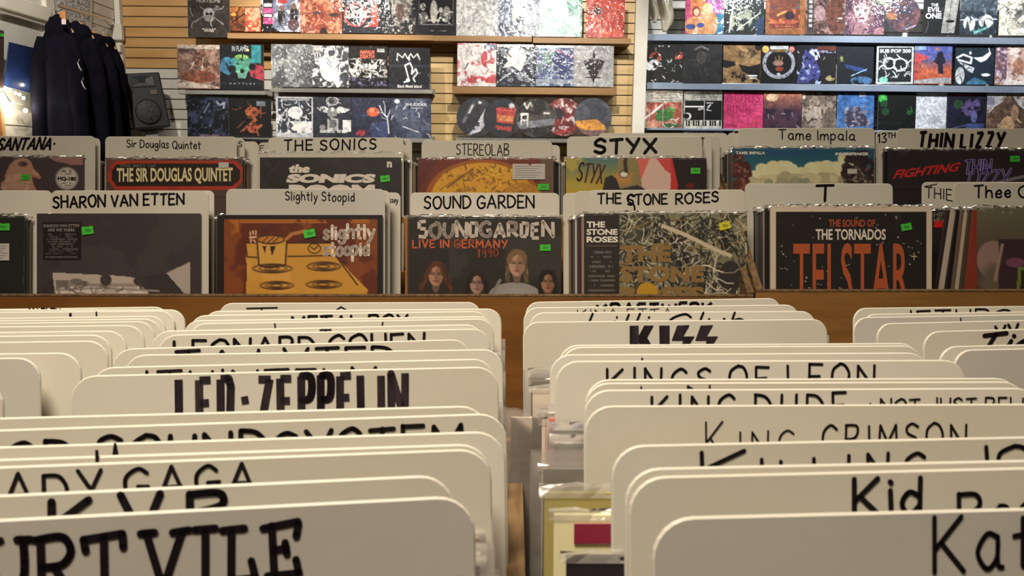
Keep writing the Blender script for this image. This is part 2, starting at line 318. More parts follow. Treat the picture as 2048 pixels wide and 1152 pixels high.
# ------------------------------------------------------------------ printed pictures: vertex colours on a fine grid
def vnoise(U, V, sc, seed):
    rs = np.random.RandomState(seed); n = 64; lat = rs.rand(n, n)
    out = np.zeros_like(U); amp = .5; tot = 0; s = sc
    for o in range(4):
        x = U * s + 17.3 * o; y = V * s + 5.1 * o
        xi = np.floor(x).astype(int); yi = np.floor(y).astype(int); fx = x - xi; fy = y - yi
        fx = fx * fx * (3 - 2 * fx); fy = fy * fy * (3 - 2 * fy)
        g = lambda i, j: lat[(yi + j) % n, (xi + i) % n]
        out += amp * ((g(0, 0) * (1 - fx) + g(1, 0) * fx) * (1 - fy) + (g(0, 1) * (1 - fx) + g(1, 1) * fx) * fy)
        tot += amp; amp *= .55; s *= 2.1
    return out / tot
def paint(ops, U, V, cell, seed=1, fine=1.0):
    C = np.zeros(U.shape + (3,)); rs = np.random.RandomState(seed)
    def put(mask, c): C[...] = C * (1 - mask[..., None]) + np.array(c[:3], float) * mask[..., None]
    def pl(pts):
        ins = np.zeros(U.shape, bool); n = len(pts)
        for i in range(n):
            x1, y1 = pts[i]; x2, y2 = pts[(i + 1) % n]
            if y1 == y2: continue
            cond = ((y1 > V) != (y2 > V)) & (U < (x2 - x1) * (V - y1) / (y2 - y1) + x1); ins ^= cond
        return ins.astype(float)
    def ln(pts, w):
        dmin = np.full(U.shape, 9.0)
        for (ax, ay), (bx, by) in zip(pts[:-1], pts[1:]):
            dx, dy = bx - ax, by - ay; q = max(dx * dx + dy * dy, 1e-9)
            t = np.clip(((U - ax) * dx + (V - ay) * dy) / q, 0, 1)
            dmin = np.minimum(dmin, np.hypot(U - ax - t * dx, V - ay - t * dy))
        return np.clip((w / 2 - dmin) / cell + .5, 0, 1)
    def el(cx, cy, rx, ry): return np.clip((1 - np.sqrt(((U - cx) / rx) ** 2 + ((V - cy) / ry) ** 2)) * min(rx, ry) / cell + .5, 0, 1)
    for k, o in enumerate(ops):
        t = o[0]
        if t == 'f': C[...] = o[1]
        elif t == 'g':   # vertical gradient, optionally between v0 and v1
            v0, v1 = (o[3], o[4]) if len(o) > 3 else (0, 1)
            q = np.clip((V - v0) / (v1 - v0), 0, 1)[..., None]; C[...] = np.array(o[1]) * (1 - q) + np.array(o[2]) * q
        elif t == 'n': put(np.clip((vnoise(U, V, o[2] * fine, seed * 7 + k) - o[3]) / (o[4] if len(o) > 4 else .06 * fine), 0, 1), o[1])
        elif t == 'nb':  # noise inside a box
            b = ((U > o[4]) & (U < o[6]) & (V > o[5]) & (V < o[7])).astype(float)
            put(b * np.clip((vnoise(U, V, o[2] * fine, seed * 7 + k) - o[3]) / (.06 * fine), 0, 1), o[1])
        elif t == 'e': put(el(*o[1:5]), o[5])
        elif t == 'o': put(np.clip(el(*o[1:5]) - el(o[1], o[2], o[3] - o[6], o[4] - o[6]), 0, 1), o[5])
        elif t == 'r': put(((U >= o[1]) & (V >= o[2]) & (U <= o[3]) & (V <= o[4])).astype(float), o[5])
        elif t == 'p': put(pl(o[1]), o[2])
        elif t == 'l': put(ln(o[1], o[2]), o[3])
        elif t == 'm':   # flung paint: n curved strokes of colour c, width w, length l
            n, c, wd, lg = o[1:5]; bx = o[5] if len(o) > 5 else (0, 0, 1, 1)
            for i in range(n):
                x = bx[0] + rs.rand() * (bx[2] - bx[0]); y = bx[1] + rs.rand() * (bx[3] - bx[1]); a = rs.rand() * 6.28; pts = [(x, y)]
                for j in range(3):
                    a += rs.uniform(-.7, .7); x += math.cos(a) * lg / 3; y += math.sin(a) * lg / 3; pts.append((x, y))
                put(ln(pts, wd * rs.uniform(.6, 1.3)), c)
        elif t == 'c':   # cluster of soft blobs: cx, cy, rx, ry, colour, colour2, count, blob size
            cx, cy, rx, ry, c1, c2, n, bs = o[1:9]
            for i in range(n):
                a = rs.rand() * 6.28; q = rs.rand() ** .5; f = rs.rand(); z_ = bs * rs.uniform(.5, 1.3)
                put(el(cx + math.cos(a) * q * rx, cy + math.sin(a) * q * ry, z_, z_ * .8), tuple(c1[j] * f + c2[j] * (1 - f) for j in range(3)))
        elif t == 'h':   # a head: cx, cy, size, skin, hair, hair width
            cx, cy, s, sk, ha = o[1:6]; hw = o[6] if len(o) > 6 else 1.5
            put(el(cx, cy - .3 * s, s * .8, s * .85), ha)
            for i in range(90):
                sd = 1 if i % 2 else -1; x = cx + sd * s * rs.uniform(.35, .6); y = cy - s * rs.uniform(.3, 1.0); pts = [(x, y)]; tw = rs.uniform(.6, 1.0)
                for j in range(5):
                    x = cx + sd * s * (.55 + (hw - .9) * tw * (j + 1) / 5 + .12 * math.sin(j * 1.9 + i)) * 1.0; y += s * .36; pts.append((x, y))
                f = rs.uniform(.45, 1.25); put(ln(pts, .07 * s), tuple(min(255, q * f) for q in ha))
            put(el(cx, cy + .75 * s, s * .34, s * .8), tuple(x * .62 for x in sk))
            put(el(cx, cy + .05 * s, s * .62, s * .92), sk)
            put(el(cx + .24 * s, cy + .1 * s, s * .34, s * .75), tuple(x * .82 for x in sk))
            for d in (-1, 1):
                put(el(cx + d * .25 * s, cy - .04 * s, .14 * s, .06 * s), tuple(x * .28 for x in sk))
                put(ln([(cx + d * .12 * s, cy - .18 * s), (cx + d * .4 * s, cy - .2 * s)], .06 * s), tuple(x * .4 for x in sk))
            put(ln([(cx, cy), (cx - .03 * s, cy + .3 * s), (cx + .06 * s, cy + .32 * s)], .06 * s), tuple(x * .62 for x in sk))
            put(el(cx, cy + .54 * s, .2 * s, .06 * s), (sk[0] * .68, sk[1] * .42, sk[2] * .4))
            put(np.clip(ln([(cx - .55 * s, cy - .1 * s), (cx - .4 * s, cy - .62 * s), (cx + .05 * s, cy - .86 * s), (cx + .45 * s, cy - .6 * s), (cx + .58 * s, cy)], .24 * s), 0, 1), ha)
        elif t == 'x':   # small lines of print
            x0, y0, x1, y1, n, c = o[1:7]
            for i in range(n):
                y = y0 + (y1 - y0) * (i + .5) / n; ins = rs.uniform(0, .18) * (x1 - x0)
                b = (np.abs(V - y) < (y1 - y0) / n * .24) & (U > x0 + ins) & (U < x1 - ins) & (vnoise(U, V * 0 + i, 60, seed + i) > .42)
                put(b * .75, c)
    if fine > 1:
        g = (vnoise(U, V, 13, seed + 91) - .5)[..., None]; g2 = (vnoise(U, V, 30, seed + 17) - .5)[..., None]
        C = C * (1 + .5 * g + .3 * g2) + 10 * g2
    return C
def s2l_arr(C, g):
    C = np.clip(C, 0, 255) / 255.0
    return np.clip(np.where(C <= .04045, C / 12.92, ((C + .055) / 1.055) ** 2.4) * g, 0, .88)
def art(parent, ops, w, h, nx, vmax=1.0, gain=1.0, mat=None, seed=1, y=-.0007, x0=0.0, z0=0.0, disc=None, fine=1.0):
    """picture of width w: grid from top to vmax*w; disc=(radius) makes a round one"""
    if disc:
        nr, ns = 26, 96
        rr = np.linspace(.0001, disc, nr); th = np.linspace(0, 2 * PI, ns, endpoint=False)
        R, T = np.meshgrid(rr, th, indexing='ij'); X = R * np.cos(T) + w / 2; Z = -w / 2 + R * np.sin(T)
        idx = np.arange(nr * ns).reshape(nr, ns)
        a = idx[:-1]; b = np.roll(idx, -1, 1)[:-1]; c = np.roll(idx, -1, 1)[1:]; d = idx[1:]
        Fq = np.stack([a, d, c, b], -1).reshape(-1, 4)
        U = X / w; V = -Z / w
    else:
        nz = max(2, int(nx * vmax)); gx = np.linspace(0, w, nx + 1); gz = np.linspace(0, -min(vmax * w, h), nz + 1)
        Z, X = np.meshgrid(gz, gx, indexing='ij'); U = X / w; V = -Z / w
        idx = np.arange((nx + 1) * (nz + 1)).reshape(nz + 1, nx + 1)
        Fq = np.stack([idx[:-1, :-1], idx[1:, :-1], idx[1:, 1:], idx[:-1, 1:]], -1).reshape(-1, 4)
    C = s2l_arr(paint(ops, U, V, 1.0 / nx, seed, fine), gain).reshape(-1, 3)
    if fine > 1:
        C = C ** 1.15 * 1.06; C = np.clip(C * .84 + C.mean(axis=1, keepdims=True) * .16, 0, .85)
    n = X.size; me = bpy.data.meshes.new('cover_art')
    P = np.zeros((n, 3), np.float32); P[:, 0] = X.ravel() + x0; P[:, 1] = y; P[:, 2] = Z.ravel() + z0
    me.vertices.add(n); me.vertices.foreach_set('co', P.ravel())
    me.loops.add(Fq.size); me.loops.foreach_set('vertex_index', Fq.ravel().astype(np.int32))
    me.polygons.add(len(Fq)); me.polygons.foreach_set('loop_start', np.arange(0, Fq.size, 4, dtype=np.int32))
    try: me.polygons.foreach_set('loop_total', np.full(len(Fq), 4, np.int32))
    except Exception: pass
    me.update(calc_edges=True)
    ca = me.color_attributes.new('Col', 'FLOAT_COLOR', 'POINT')
    A = np.ones((n, 4), np.float32); A[:, :3] = C; ca.data.foreach_set('color', A.ravel())
    return link('cover_art', me, mat or ART_NEAR, parent)

# ================================================================== ROOM
YW, YC, YR, YRC = 6.40, 6.22, 6.86, 6.70
XL = at_Y(238, 100, YW).x          # left wall
XR = 5.6; YB = -2.6
SL = .0773                          # slat pitch
FLOORM = pmat('grey_carpet_tiles', (.10, .095, .09), .9, noise=((.14, .13, .12), 30, 4))
WALLP = pmat('painted_plaster', (.62, .61, .56), .7, noise=((.55, .55, .50), 2, 4))
TANS = pmat('tan_slat_laminate', (.60, .345, .125), .42, noise=((.50, .27, .085), 2.4, 4, (1, 1, 7)), coat=.15, coat_r=.3)
TANL = pmat('lit_tan_slat_laminate', (.66, .47, .23), .42, noise=((.56, .38, .16), 2.4, 4, (1, 1, 7)), coat=.15, coat_r=.3)  # centre panel slats: the brighter light there is put into the colour
WHTS = pmat('white_slat_laminate', (.68, .655, .58), .4, noise=((.60, .58, .52), 2, 3), coat=.15, coat_r=.3)
GROOVE = pmat('slat_groove_dark', (.10, .06, .03), .7)
POST = pmat('white_painted_post', (.78, .75, .66), .5, noise=((.68, .65, .57), 4, 3))

box('floor', (XL - .1, YB, -.1), (XR, YR + .2, 0), FLOORM)['kind'] = 'structure'
box('ceiling', (XL - .1, YB, CEIL), (XR, YR + .2, CEIL + .1), pmat('ceiling_white', (.55, .53, .48), .8))['kind'] = 'structure'
wl = box('wall_left', (XL - .12, YB, 0), (XL - .012, YW + .1, CEIL), WALLP); wl['kind'] = 'structure'
box('wall_right', (XR, YB, 0), (XR + .1, YR + .2, CEIL), WALLP)['kind'] = 'structure'
box('wall_behind_viewer', (XL - .1, YB - .1, 0), (XR, YB, CEIL), WALLP)['kind'] = 'structure'
xs = at_Y(861, 130, YW).x; xp0 = at_Y(1267, 130, YW).x; xp1 = at_Y(1292, 130, YW).x
wb = box('wall_back', (XL, YW + .012, 0), (xp0, YW + .1, CEIL), GROOVE); wb['kind'] = 'structure'
wr = box('wall_back_alcove', (xp1 - .05, YR + .012, 0), (XR, YR + .1, CEIL), GROOVE); wr['kind'] = 'structure'
_slm = {}
def slat_mesh(length, mat):
    k = (round(length, 3), mat.name)
    if k not in _slm:
        bm = bmesh.new(); add_box(bm, (0, 0, .003), (length, .012, SL - .005), .0012); me = bpy.data.meshes.new('slat')
        bmesh.ops.recalc_face_normals(bm, faces=bm.faces); bm.to_mesh(me); bm.free(); me.materials.append(mat); _slm[k] = me
    return _slm[k]
def slat(par, x, y, z, length, mat, rz=0):
    o = bpy.data.objects.new('slat', slat_mesh(length, mat)); COL.objects.link(o); o.parent = par
    o.location = (x, y, z); o.rotation_euler = (0, 0, rz); return o
zg = at_Y(300, 116, YW).z; zg2 = at_Y(900, 125.5, YW).z; zsplit = at_Y(300, 141, YW).z
k = -math.floor((zg - .02) / SL)
z = zg + k * SL
while z < CEIL - SL:
    slat(wb, XL + .045, YW, z, xs - XL - .048, TANS if z > zsplit - .02 else WHTS); z += SL
z = zg2 - math.floor((zg2 - .02) / SL) * SL
while z < CEIL - SL:
    slat(wb, xs + .002, YW, z, xp0 - xs - .004, TANL); z += SL
zg3 = at_Y(1320, 39.5, YR).z; z = zg3 - math.floor((zg3 - .02) / SL) * SL
while z < CEIL - SL:
    slat(wr, xp1, YR, z, XR - xp1 - .01, WHTS); z += SL
# left wall: slatted stretch beside the corner, plain panel nearer with a lower slatted strip
y110 = -XL * F / (1024 - 112) * math.cos(PITCH); y110 = 5.52
zl = at_Y(228, 18, YW - .06).z; z = zl - math.floor((zl - .02) / SL) * SL
while z < CEIL - SL:
    o = slat(wl, XL, y110, z, YW - .045 - y110, WHTS, PI / 2); o.location = (XL, y110, z)
    if z < 1.47: o2 = slat(wl, XL, 4.7, z, .62, WHTS, PI / 2)
    z += SL
bm = bmesh.new(); add_box(bm, (xp0, YW - .035, 0), (xp1, YR + .02, CEIL), .004)
o = bmesh_obj('trim_1', bm, POST); o['kind'] = 'structure'
bm = bmesh.new(); add_box(bm, (XL, YW - .04, 0), (XL + .042, YW + .012, CEIL), .003); o = bmesh_obj('trim_2', bm, POST); o['kind'] = 'structure'
bm = bmesh.new(); add_box(bm, (XL - .012, y110 - .11, 0), (XL + .02, y110 - .01, CEIL), .003); o = bmesh_obj('trim_3', bm, POST); o['kind'] = 'structure'
zc = at_Y(60, 22, 5.3).z
bm = bmesh.new(); add_box(bm, (XL - .012, 3.6, zc - .05), (XL + .045, y110 - .1, zc + .04), .006); add_box(bm, (XL - .012, 3.6, zc - .075), (XL + .025, y110 - .1, zc - .05), .004)
o = bmesh_obj('trim_4', bm, POST); o['kind'] = 'structure'
# junction box on the corner trim
bm = bmesh.new(); a = at_Y(223, 80, YW - .08); b = at_Y(243, 47, YW - .08)
add_box(bm, (a.x, YW - .09, a.z), (b.x, YW - .04, b.z), .008); o = bmesh_obj('junction_box', bm, POST)
tag(o, 'small white electrical box on the corner post left of tan slats', 'electrical box')
bm = bmesh.new(); add_box(bm, (a.x + .015, YW - .085, a.z - .09), (b.x - .02, YW - .045, a.z - .03), .006); bmesh_obj('plug', bm, POST, o)

# ------------------------------------------------------------------ ledges on the slat walls
def ledge(x0, x1, y0, ya, yb, Y, mat, label, group, depth=.06, drop=0.0):
    """tray from pixel x0..x1, fascia from y=ya to yb (at x0), right end lower by the view's roll"""
    A = at_Y(x0, ya, Y); B = at_Y(x1, ya, Y); Cc = at_Y(x0, yb, Y); z1 = (A.z + at_Y(x1, ya + (x1 - x0) * .0105, Y).z) / 2; h = A.z - Cc.z
    t = bpy.data.objects.new('display_ledge', None); COL.objects.link(t); t.location = (A.x, Y, z1 - h); tag(t, label, 'ledge', group)
    mw = Matrix.Identity(4)
    w_ = B.x - A.x
    bm = bmesh.new(); add_box(bm, (0, -.006, 0), (w_, 0, h), .0015); bmesh_obj('fascia', bm, mat, t)
    bm = bmesh.new(); add_box(bm, (0, 0, 0), (w_, (YW if Y < 6.5 else YR) - Y, .006)); bmesh_obj('tray', bm, mat, t)
    bm = bmesh.new()
    add_box(bm, (0, (YW if Y < 6.5 else YR) - Y - .008, 0), (w_, (YW if Y < 6.5 else YR) - Y, h + .02)); bmesh_obj('back_flange', bm, mat, t)
    return t
TANF = pmat('tan_ledge_laminate', (.36, .20, .075), .45, noise=((.29, .155, .055), 2.5, 3, (1, 1, 6)))
STEEL = pmat('blue_grey_steel_ledge', (.30, .36, .45), .35, metal=.25, coat=.3, coat_r=.2, noise=((.24, .29, .38), 3, 3))
ACR = plastic('frosted_acrylic_ledge', (.5, .5, .46), .38, .15, 8, .001)
YL = YC - .03
ledge(455, 868, 0, 66, 77, YL, TANF, 'tan ledge under the top row of dark covers left of the seam', 'ledges on the tan wall')
ledge(868, 1064, 0, 71, 82, YL, TANF, 'short tan ledge under the white sketch and pale cathedral covers', 'ledges on the tan wall')
ledge(1066, 1262, 0, 75, 86, YL, TANF, 'tan ledge under the mint cover and the red cover', 'ledges on the tan wall')
ledge(357, 530, 0, 180, 188, YL, ACR, 'frosted ledge under the brown collage cover and the teal hands cover', 'ledges on the tan wall')
ledge(540, 865, 0, 176, 184, YL, ACR, 'frosted ledge under four grey and black covers in the middle row', 'ledges on the tan wall')
ledge(905, 1232, 0, 173, 187, YL, TANF, 'light tan ledge under the silver cover with a black bird shape', 'ledges on the tan wall')
ledge(372, 545, 0, 274, 282, YL, ACR, 'frosted ledge under the hooded figure cover and orange emblem cover', 'ledges on the tan wall')
ledge(548, 865, 0, 274, 282, YL, ACR, 'frosted ledge under the winged statue cover in the bottom row', 'ledges on the tan wall')
ledge(912, 1226, 0, 275, 283, YL, ACR, 'frosted ledge under the five picture discs', 'ledges on the tan wall')
YLR = YRC - .03
ledge(1294, 2200, 0, 68, 81, YLR, STEEL, 'upper blue-grey metal ledge on the white slat wall', 'metal ledges on the right wall')
ledge(1294, 2200, 0, 165, 178, YLR, STEEL, 'lower blue-grey metal ledge on the white slat wall', 'metal ledges on the right wall')
ledge(1294, 2200, 0, 256, 260, YLR, STEEL, 'thin metal ledge beneath the magenta cover row', 'metal ledges on the right wall')

# ------------------------------------------------------------------ covers on the walls
EDGE = pmat('jacket_edge_card', (.35, .33, .31), .6)
BK = (18, 17, 20)
def PR(t, u0, u1, v, c, col, bold=.02, sl=0, sp=1.0): return (t, u0, u1, v, c, col, bold, sl, sp)
def wall_cover(x0, y0, x1, yr, yb, desc, ops, prints=(), row='', Y=None, lean=5, i=0, sleeve=False, hscale=None, nx=88, disc=False):
    Y = (Y or YC) - .0045 * (i % 3)
    fr = Frame(at_Y(x0, y0, Y), at_Y(x1, yr, Y), math.radians(lean))
    wdt = fr.w; h = -fr.loc(x0, yb)[1]
    if disc:
        o = bpy.data.objects.new('picture_disc', None); COL.objects.link(o); o.matrix_world = fr.mat(); wd = wdt
        bm = bmesh.new(); r = wd / 2 * .965
        c1 = bmesh.ops.create_circle(bm, cap_ends=True, segments=64, radius=r); ex = bmesh.ops.extrude_face_region(bm, geom=[f for f in bm.faces])
        for v in [e for e in ex['geom'] if isinstance(e, bmesh.types.BMVert)]: v.co.z += .002
        for v in bm.verts: v.co = Vector((v.co.x + wd / 2, .0006 + v.co.z, -wd / 2 + v.co.y))
        bmesh_obj('disc', bm, cmat((30, 28, 30), 1, .3), o)
        art(o, ops, wd, wd, nx, 1, 1.0, ART_WRAP, seed=i + 40 + int(x0), y=0, disc=r, fine=1.5)
        link('clear_sleeve', pyd('clear_sleeve', [(-.004, -.002, -h), (wd + .004, -.002, -h), (wd + .004, -.002, .004), (-.004, -.002, .004)], [(0, 1, 2, 3)]), SLEEVE, o)
        cat = 'picture disc'
    else:
        bm = bmesh.new(); add_box(bm, (0, 0, -h), (wdt, .0038, 0), .0006); o = bmesh_obj('album_cover', bm, EDGE, None, fr.mat())
        nx_ = nx
        art(o, ops, wdt, h, nx_, h / wdt, 1.0, ART_WRAP, seed=i + 3 + int(x0), fine=1.45)
        cat = 'album cover'
    for (t, u0, u1, v, c, col, bold, sl, sp) in prints:
        g, f = glyphs(t, bold, sp)
        vs = [(wdt * (u0 + (u1 - u0) * p[0] + sl * c * (p[1] - .5)), -.0013, wdt * (-v - c + c * p[1])) for p in g]
        link('lettering', pyd('lettering', vs, f), cmat(col, 1.0, .4, .5), o)
    tag(o, desc + (', ' + row if row else ''), cat, None)
    return o
W_ = (235, 235, 235); G_ = (150, 150, 155)
def row_of(items, phrase, group, Y, i0):
    for j, it in enumerate(items):
        o = wall_cover(*it[:5], it[5], it[6], it[7] if len(it) > 7 else (), phrase, Y=Y, i=i0 + j, **(it[8] if len(it) > 8 else {}))
        o['group'] = group
TOP = [
 (375, -9, 459, -8, 74, 'dark grey cover with a pale helmet over crossed blades',
  [('f', (58, 52, 48)), ('n', (74, 68, 62), 4, .5), ('l', [(.16, .62), (.72, .24)], .025, (150, 145, 140)), ('l', [(.84, .66), (.3, .26)], .025, (150, 145, 140)), ('e', .5, .40, .13, .12, (170, 168, 165)), ('e', .5, .52, .12, .09, (140, 138, 135)), ('e', .46, .42, .04, .03, BK), ('e', .55, .42, .04, .03, BK), ('m', 8, (200, 200, 195), .012, .2)],
  [PR('MURYSOME', .22, .78, .06, .10, (200, 195, 190), 0), PR('"WAR"', .34, .66, .76, .09, (200, 195, 190), .02)]),
 (521, -18, 601, -17, 63, 'blue and black figures cover with magenta tag',
  [('f', (60, 66, 84)), ('n', (170, 175, 195), 5, .48), ('e', .5, .5, .46, .46, (112, 118, 145)), ('n', (215, 215, 225), 7, .56), ('p', [(0, .5), (0, 1), (.5, 1), (.15, .8)], BK), ('e', .52, .62, .09, .22, (24, 22, 26)), ('e', .52, .42, .07, .08, (120, 90, 80)), ('e', .83, .6, .1, .26, (30, 26, 30)), ('e', .83, .36, .07, .08, (140, 110, 90)), ('e', .55, .24, .12, .06, (190, 40, 30)), ('r', .06, .2, .3, .86, (30, 18, 30)), ('r', .06, .42, .3, .54, (205, 50, 130)), ('r', .06, .66, .3, .8, (205, 50, 130)), ('e', .82, .82, .14, .14, (90, 60, 70)), ('r', .08, .30, .28, .38, W_), ('r', .08, .56, .28, .63, W_)], ()),
 (600, -18, 684, -17, 66, 'orange-red fiery cover with falling figures',
  [('g', (205, 130, 95), (150, 70, 45)), ('n', (225, 150, 110), 5, .5), ('n', (150, 62, 40), 4, .55), ('m', 26, (220, 150, 110), .02, .28), ('e', .4, .5, .12, .04, (90, 70, 70)), ('e', .8, .55, .13, .04, (70, 60, 60)), ('p', [(.45, 1), (.5, .86), (.6, .84), (.68, 1)], (60, 36, 36)), ('m', 10, (120, 60, 45), .02, .15)]),
 (685, -17, 766, -16, 66, 'black cover with a red star-in-circle emblem and horned creature',
  [('f', (40, 44, 56)), ('o', .32, .56, .29, .29, (185, 85, 80), .05), ('l', [(.18, .36), (.42, .82), (.5, .38), (.1, .62), (.56, .62), (.18, .36)], .03, (205, 195, 200)), ('e', .78, .5, .1, .24, (170, 90, 80)), ('p', [(.6, .82), (.9, .6), (.88, .84), (.5, .86)], (180, 60, 50)), ('l', [(.58, .12), (.78, .36)], .035, (210, 205, 205)), ('e', .72, .2, .1, .05, (195, 70, 70)), ('m', 8, (150, 160, 190), .015, .2, (0, 0, .4, .2))],
  [PR('SLAYER', .06, .60, .46, .19, (225, 170, 165), .03, .2)]),
 (765, -15, 834, -14, 67, 'dark silvery cover with a shrouded sculpted shape',
  [('f', (52, 54, 58)), ('e', .55, .4, .3, .6, (120, 112, 108)), ('n', (175, 172, 165), 9, .56), ('n', (40, 42, 48), 6, .58), ('e', .5, .55, .12, .24, (105, 84, 78)), ('m', 16, (215, 215, 205), .015, .2), ('r', 0, 0, .12, 1, (46, 52, 58))]),
 (831, -12, 913, -11, 70, 'black cover with framed white engraving of robed figures',
  [('f', (42, 44, 52)), ('r', .08, .04, .93, .73, (130, 132, 136)), ('r', .1, .06, .91, .71, (28, 30, 34)), ('e', .45, .42, .09, .28, (190, 188, 182)), ('e', .18, .3, .07, .09, (180, 180, 178)), ('e', .2, .56, .1, .14, (110, 112, 112)), ('e', .62, .38, .05, .07, (190, 190, 188)), ('e', .76, .48, .1, .2, (150, 150, 148)), ('nb', (205, 205, 200), 10, .52, .1, .4, .91, .71), ('m', 12, BK, .02, .16, (.1, .3, .9, .7)), ('x', .3, .84, .8, .9, 1, (170, 170, 170))]),
 (912, -11, 997, -10, 71, 'white cover with faint grey pencil drawing',
  [('f', (205, 207, 208)), ('n', (165, 168, 172), 10, .54), ('m', 50, (140, 143, 148), .01, .14), ('n', (225, 225, 225), 5, .55)], [PR('MYTHOS', .25, .75, .1, .07, (120, 120, 125), 0)]),
 (997, -9, 1081, -8, 73, 'pale blue-grey cover with glowing doorway and domed building',
  [('g', (120, 132, 155), (105, 115, 140)), ('n', (160, 170, 188), 6, .52), ('p', [(.32, -.1), (.7, -.1), (.68, .6), (.34, .6)], (235, 235, 238)), ('e', .52, .56, .1, .08, (70, 72, 88)), ('p', [(0, .62), (.2, .54), (.35, .66), (.66, .66), (1, .6), (1, 1), (0, 1)], (96, 104, 128)), ('n', (140, 150, 172), 8, .57), ('l', [(.2, .86), (.5, .8)], .03, (200, 205, 215))]),
 (1080, -8, 1165, -7, 73, 'mint green cover with white glow and vertical title',
  [('g', (170, 215, 200), (120, 175, 165)), ('e', .35, .3, .42, .42, (232, 244, 240)), ('p', [(.6, .0), (1, 0), (1, .95), (.55, .9), (.7, .5)], (110, 165, 155)), ('n', (150, 200, 188), 4, .55), ('r', .0, .9, .86, .97, (225, 235, 230)), ('l', [(.3, .8), (.95, .45)], .014, (205, 228, 222))] + [('r', .9, .14 + .09 * q, .965, .2 + .09 * q, (238, 240, 240)) for q in range(9)]),
 (1173, -4, 1250, -3, 75, 'bright red cover with a small black disc',
  [('f', (178, 44, 22)), ('n', (200, 70, 44), 4, .5), ('n', (205, 96, 66), 9, .6), ('e', .3, .32, .095, .095, (60, 52, 60)), ('o', .3, .32, .095, .095, (120, 100, 105), .015), ('p', [(0, .86), (.0, .76), (.16, .66), (.2, .72)], (225, 190, 200)), ('e', .45, .86, .1, .05, (215, 120, 90)), ('r', .88, .12, .96, .18, (225, 160, 140)), ('r', .9, .36, .97, .42, (225, 160, 140))]),
]
row_of(TOP, 'top row of tan wall', 'covers on the tan slat wall', YC, 0)
for (a_, b_, c_, d_, ds, op) in [
  (457, 14, 490, 62, 'small orange-brown cover leaning beside the helmet cover', [('g', (190, 120, 40), (130, 70, 25)), ('n', (90, 48, 20), 4, .52), ('e', .3, .45, .16, .1, (225, 160, 50)), ('l', [(.2, .9), (.95, .4)], .08, (60, 34, 22))]),
  (488, 15, 521, 63, 'small flame-coloured cover beside the magenta-tagged cover', [('g', (190, 120, 80), (190, 60, 25)), ('e', .5, .8, .3, .3, (215, 80, 35)), ('n', (225, 170, 130), 5, .5), ('e', .75, .3, .2, .35, (210, 160, 130))])]:
    o = wall_cover(a_, b_, c_, b_, d_, ds, op, (), 'top row of tan wall', Y=YC, i=1, nx=40); o['group'] = 'covers on the tan slat wall'
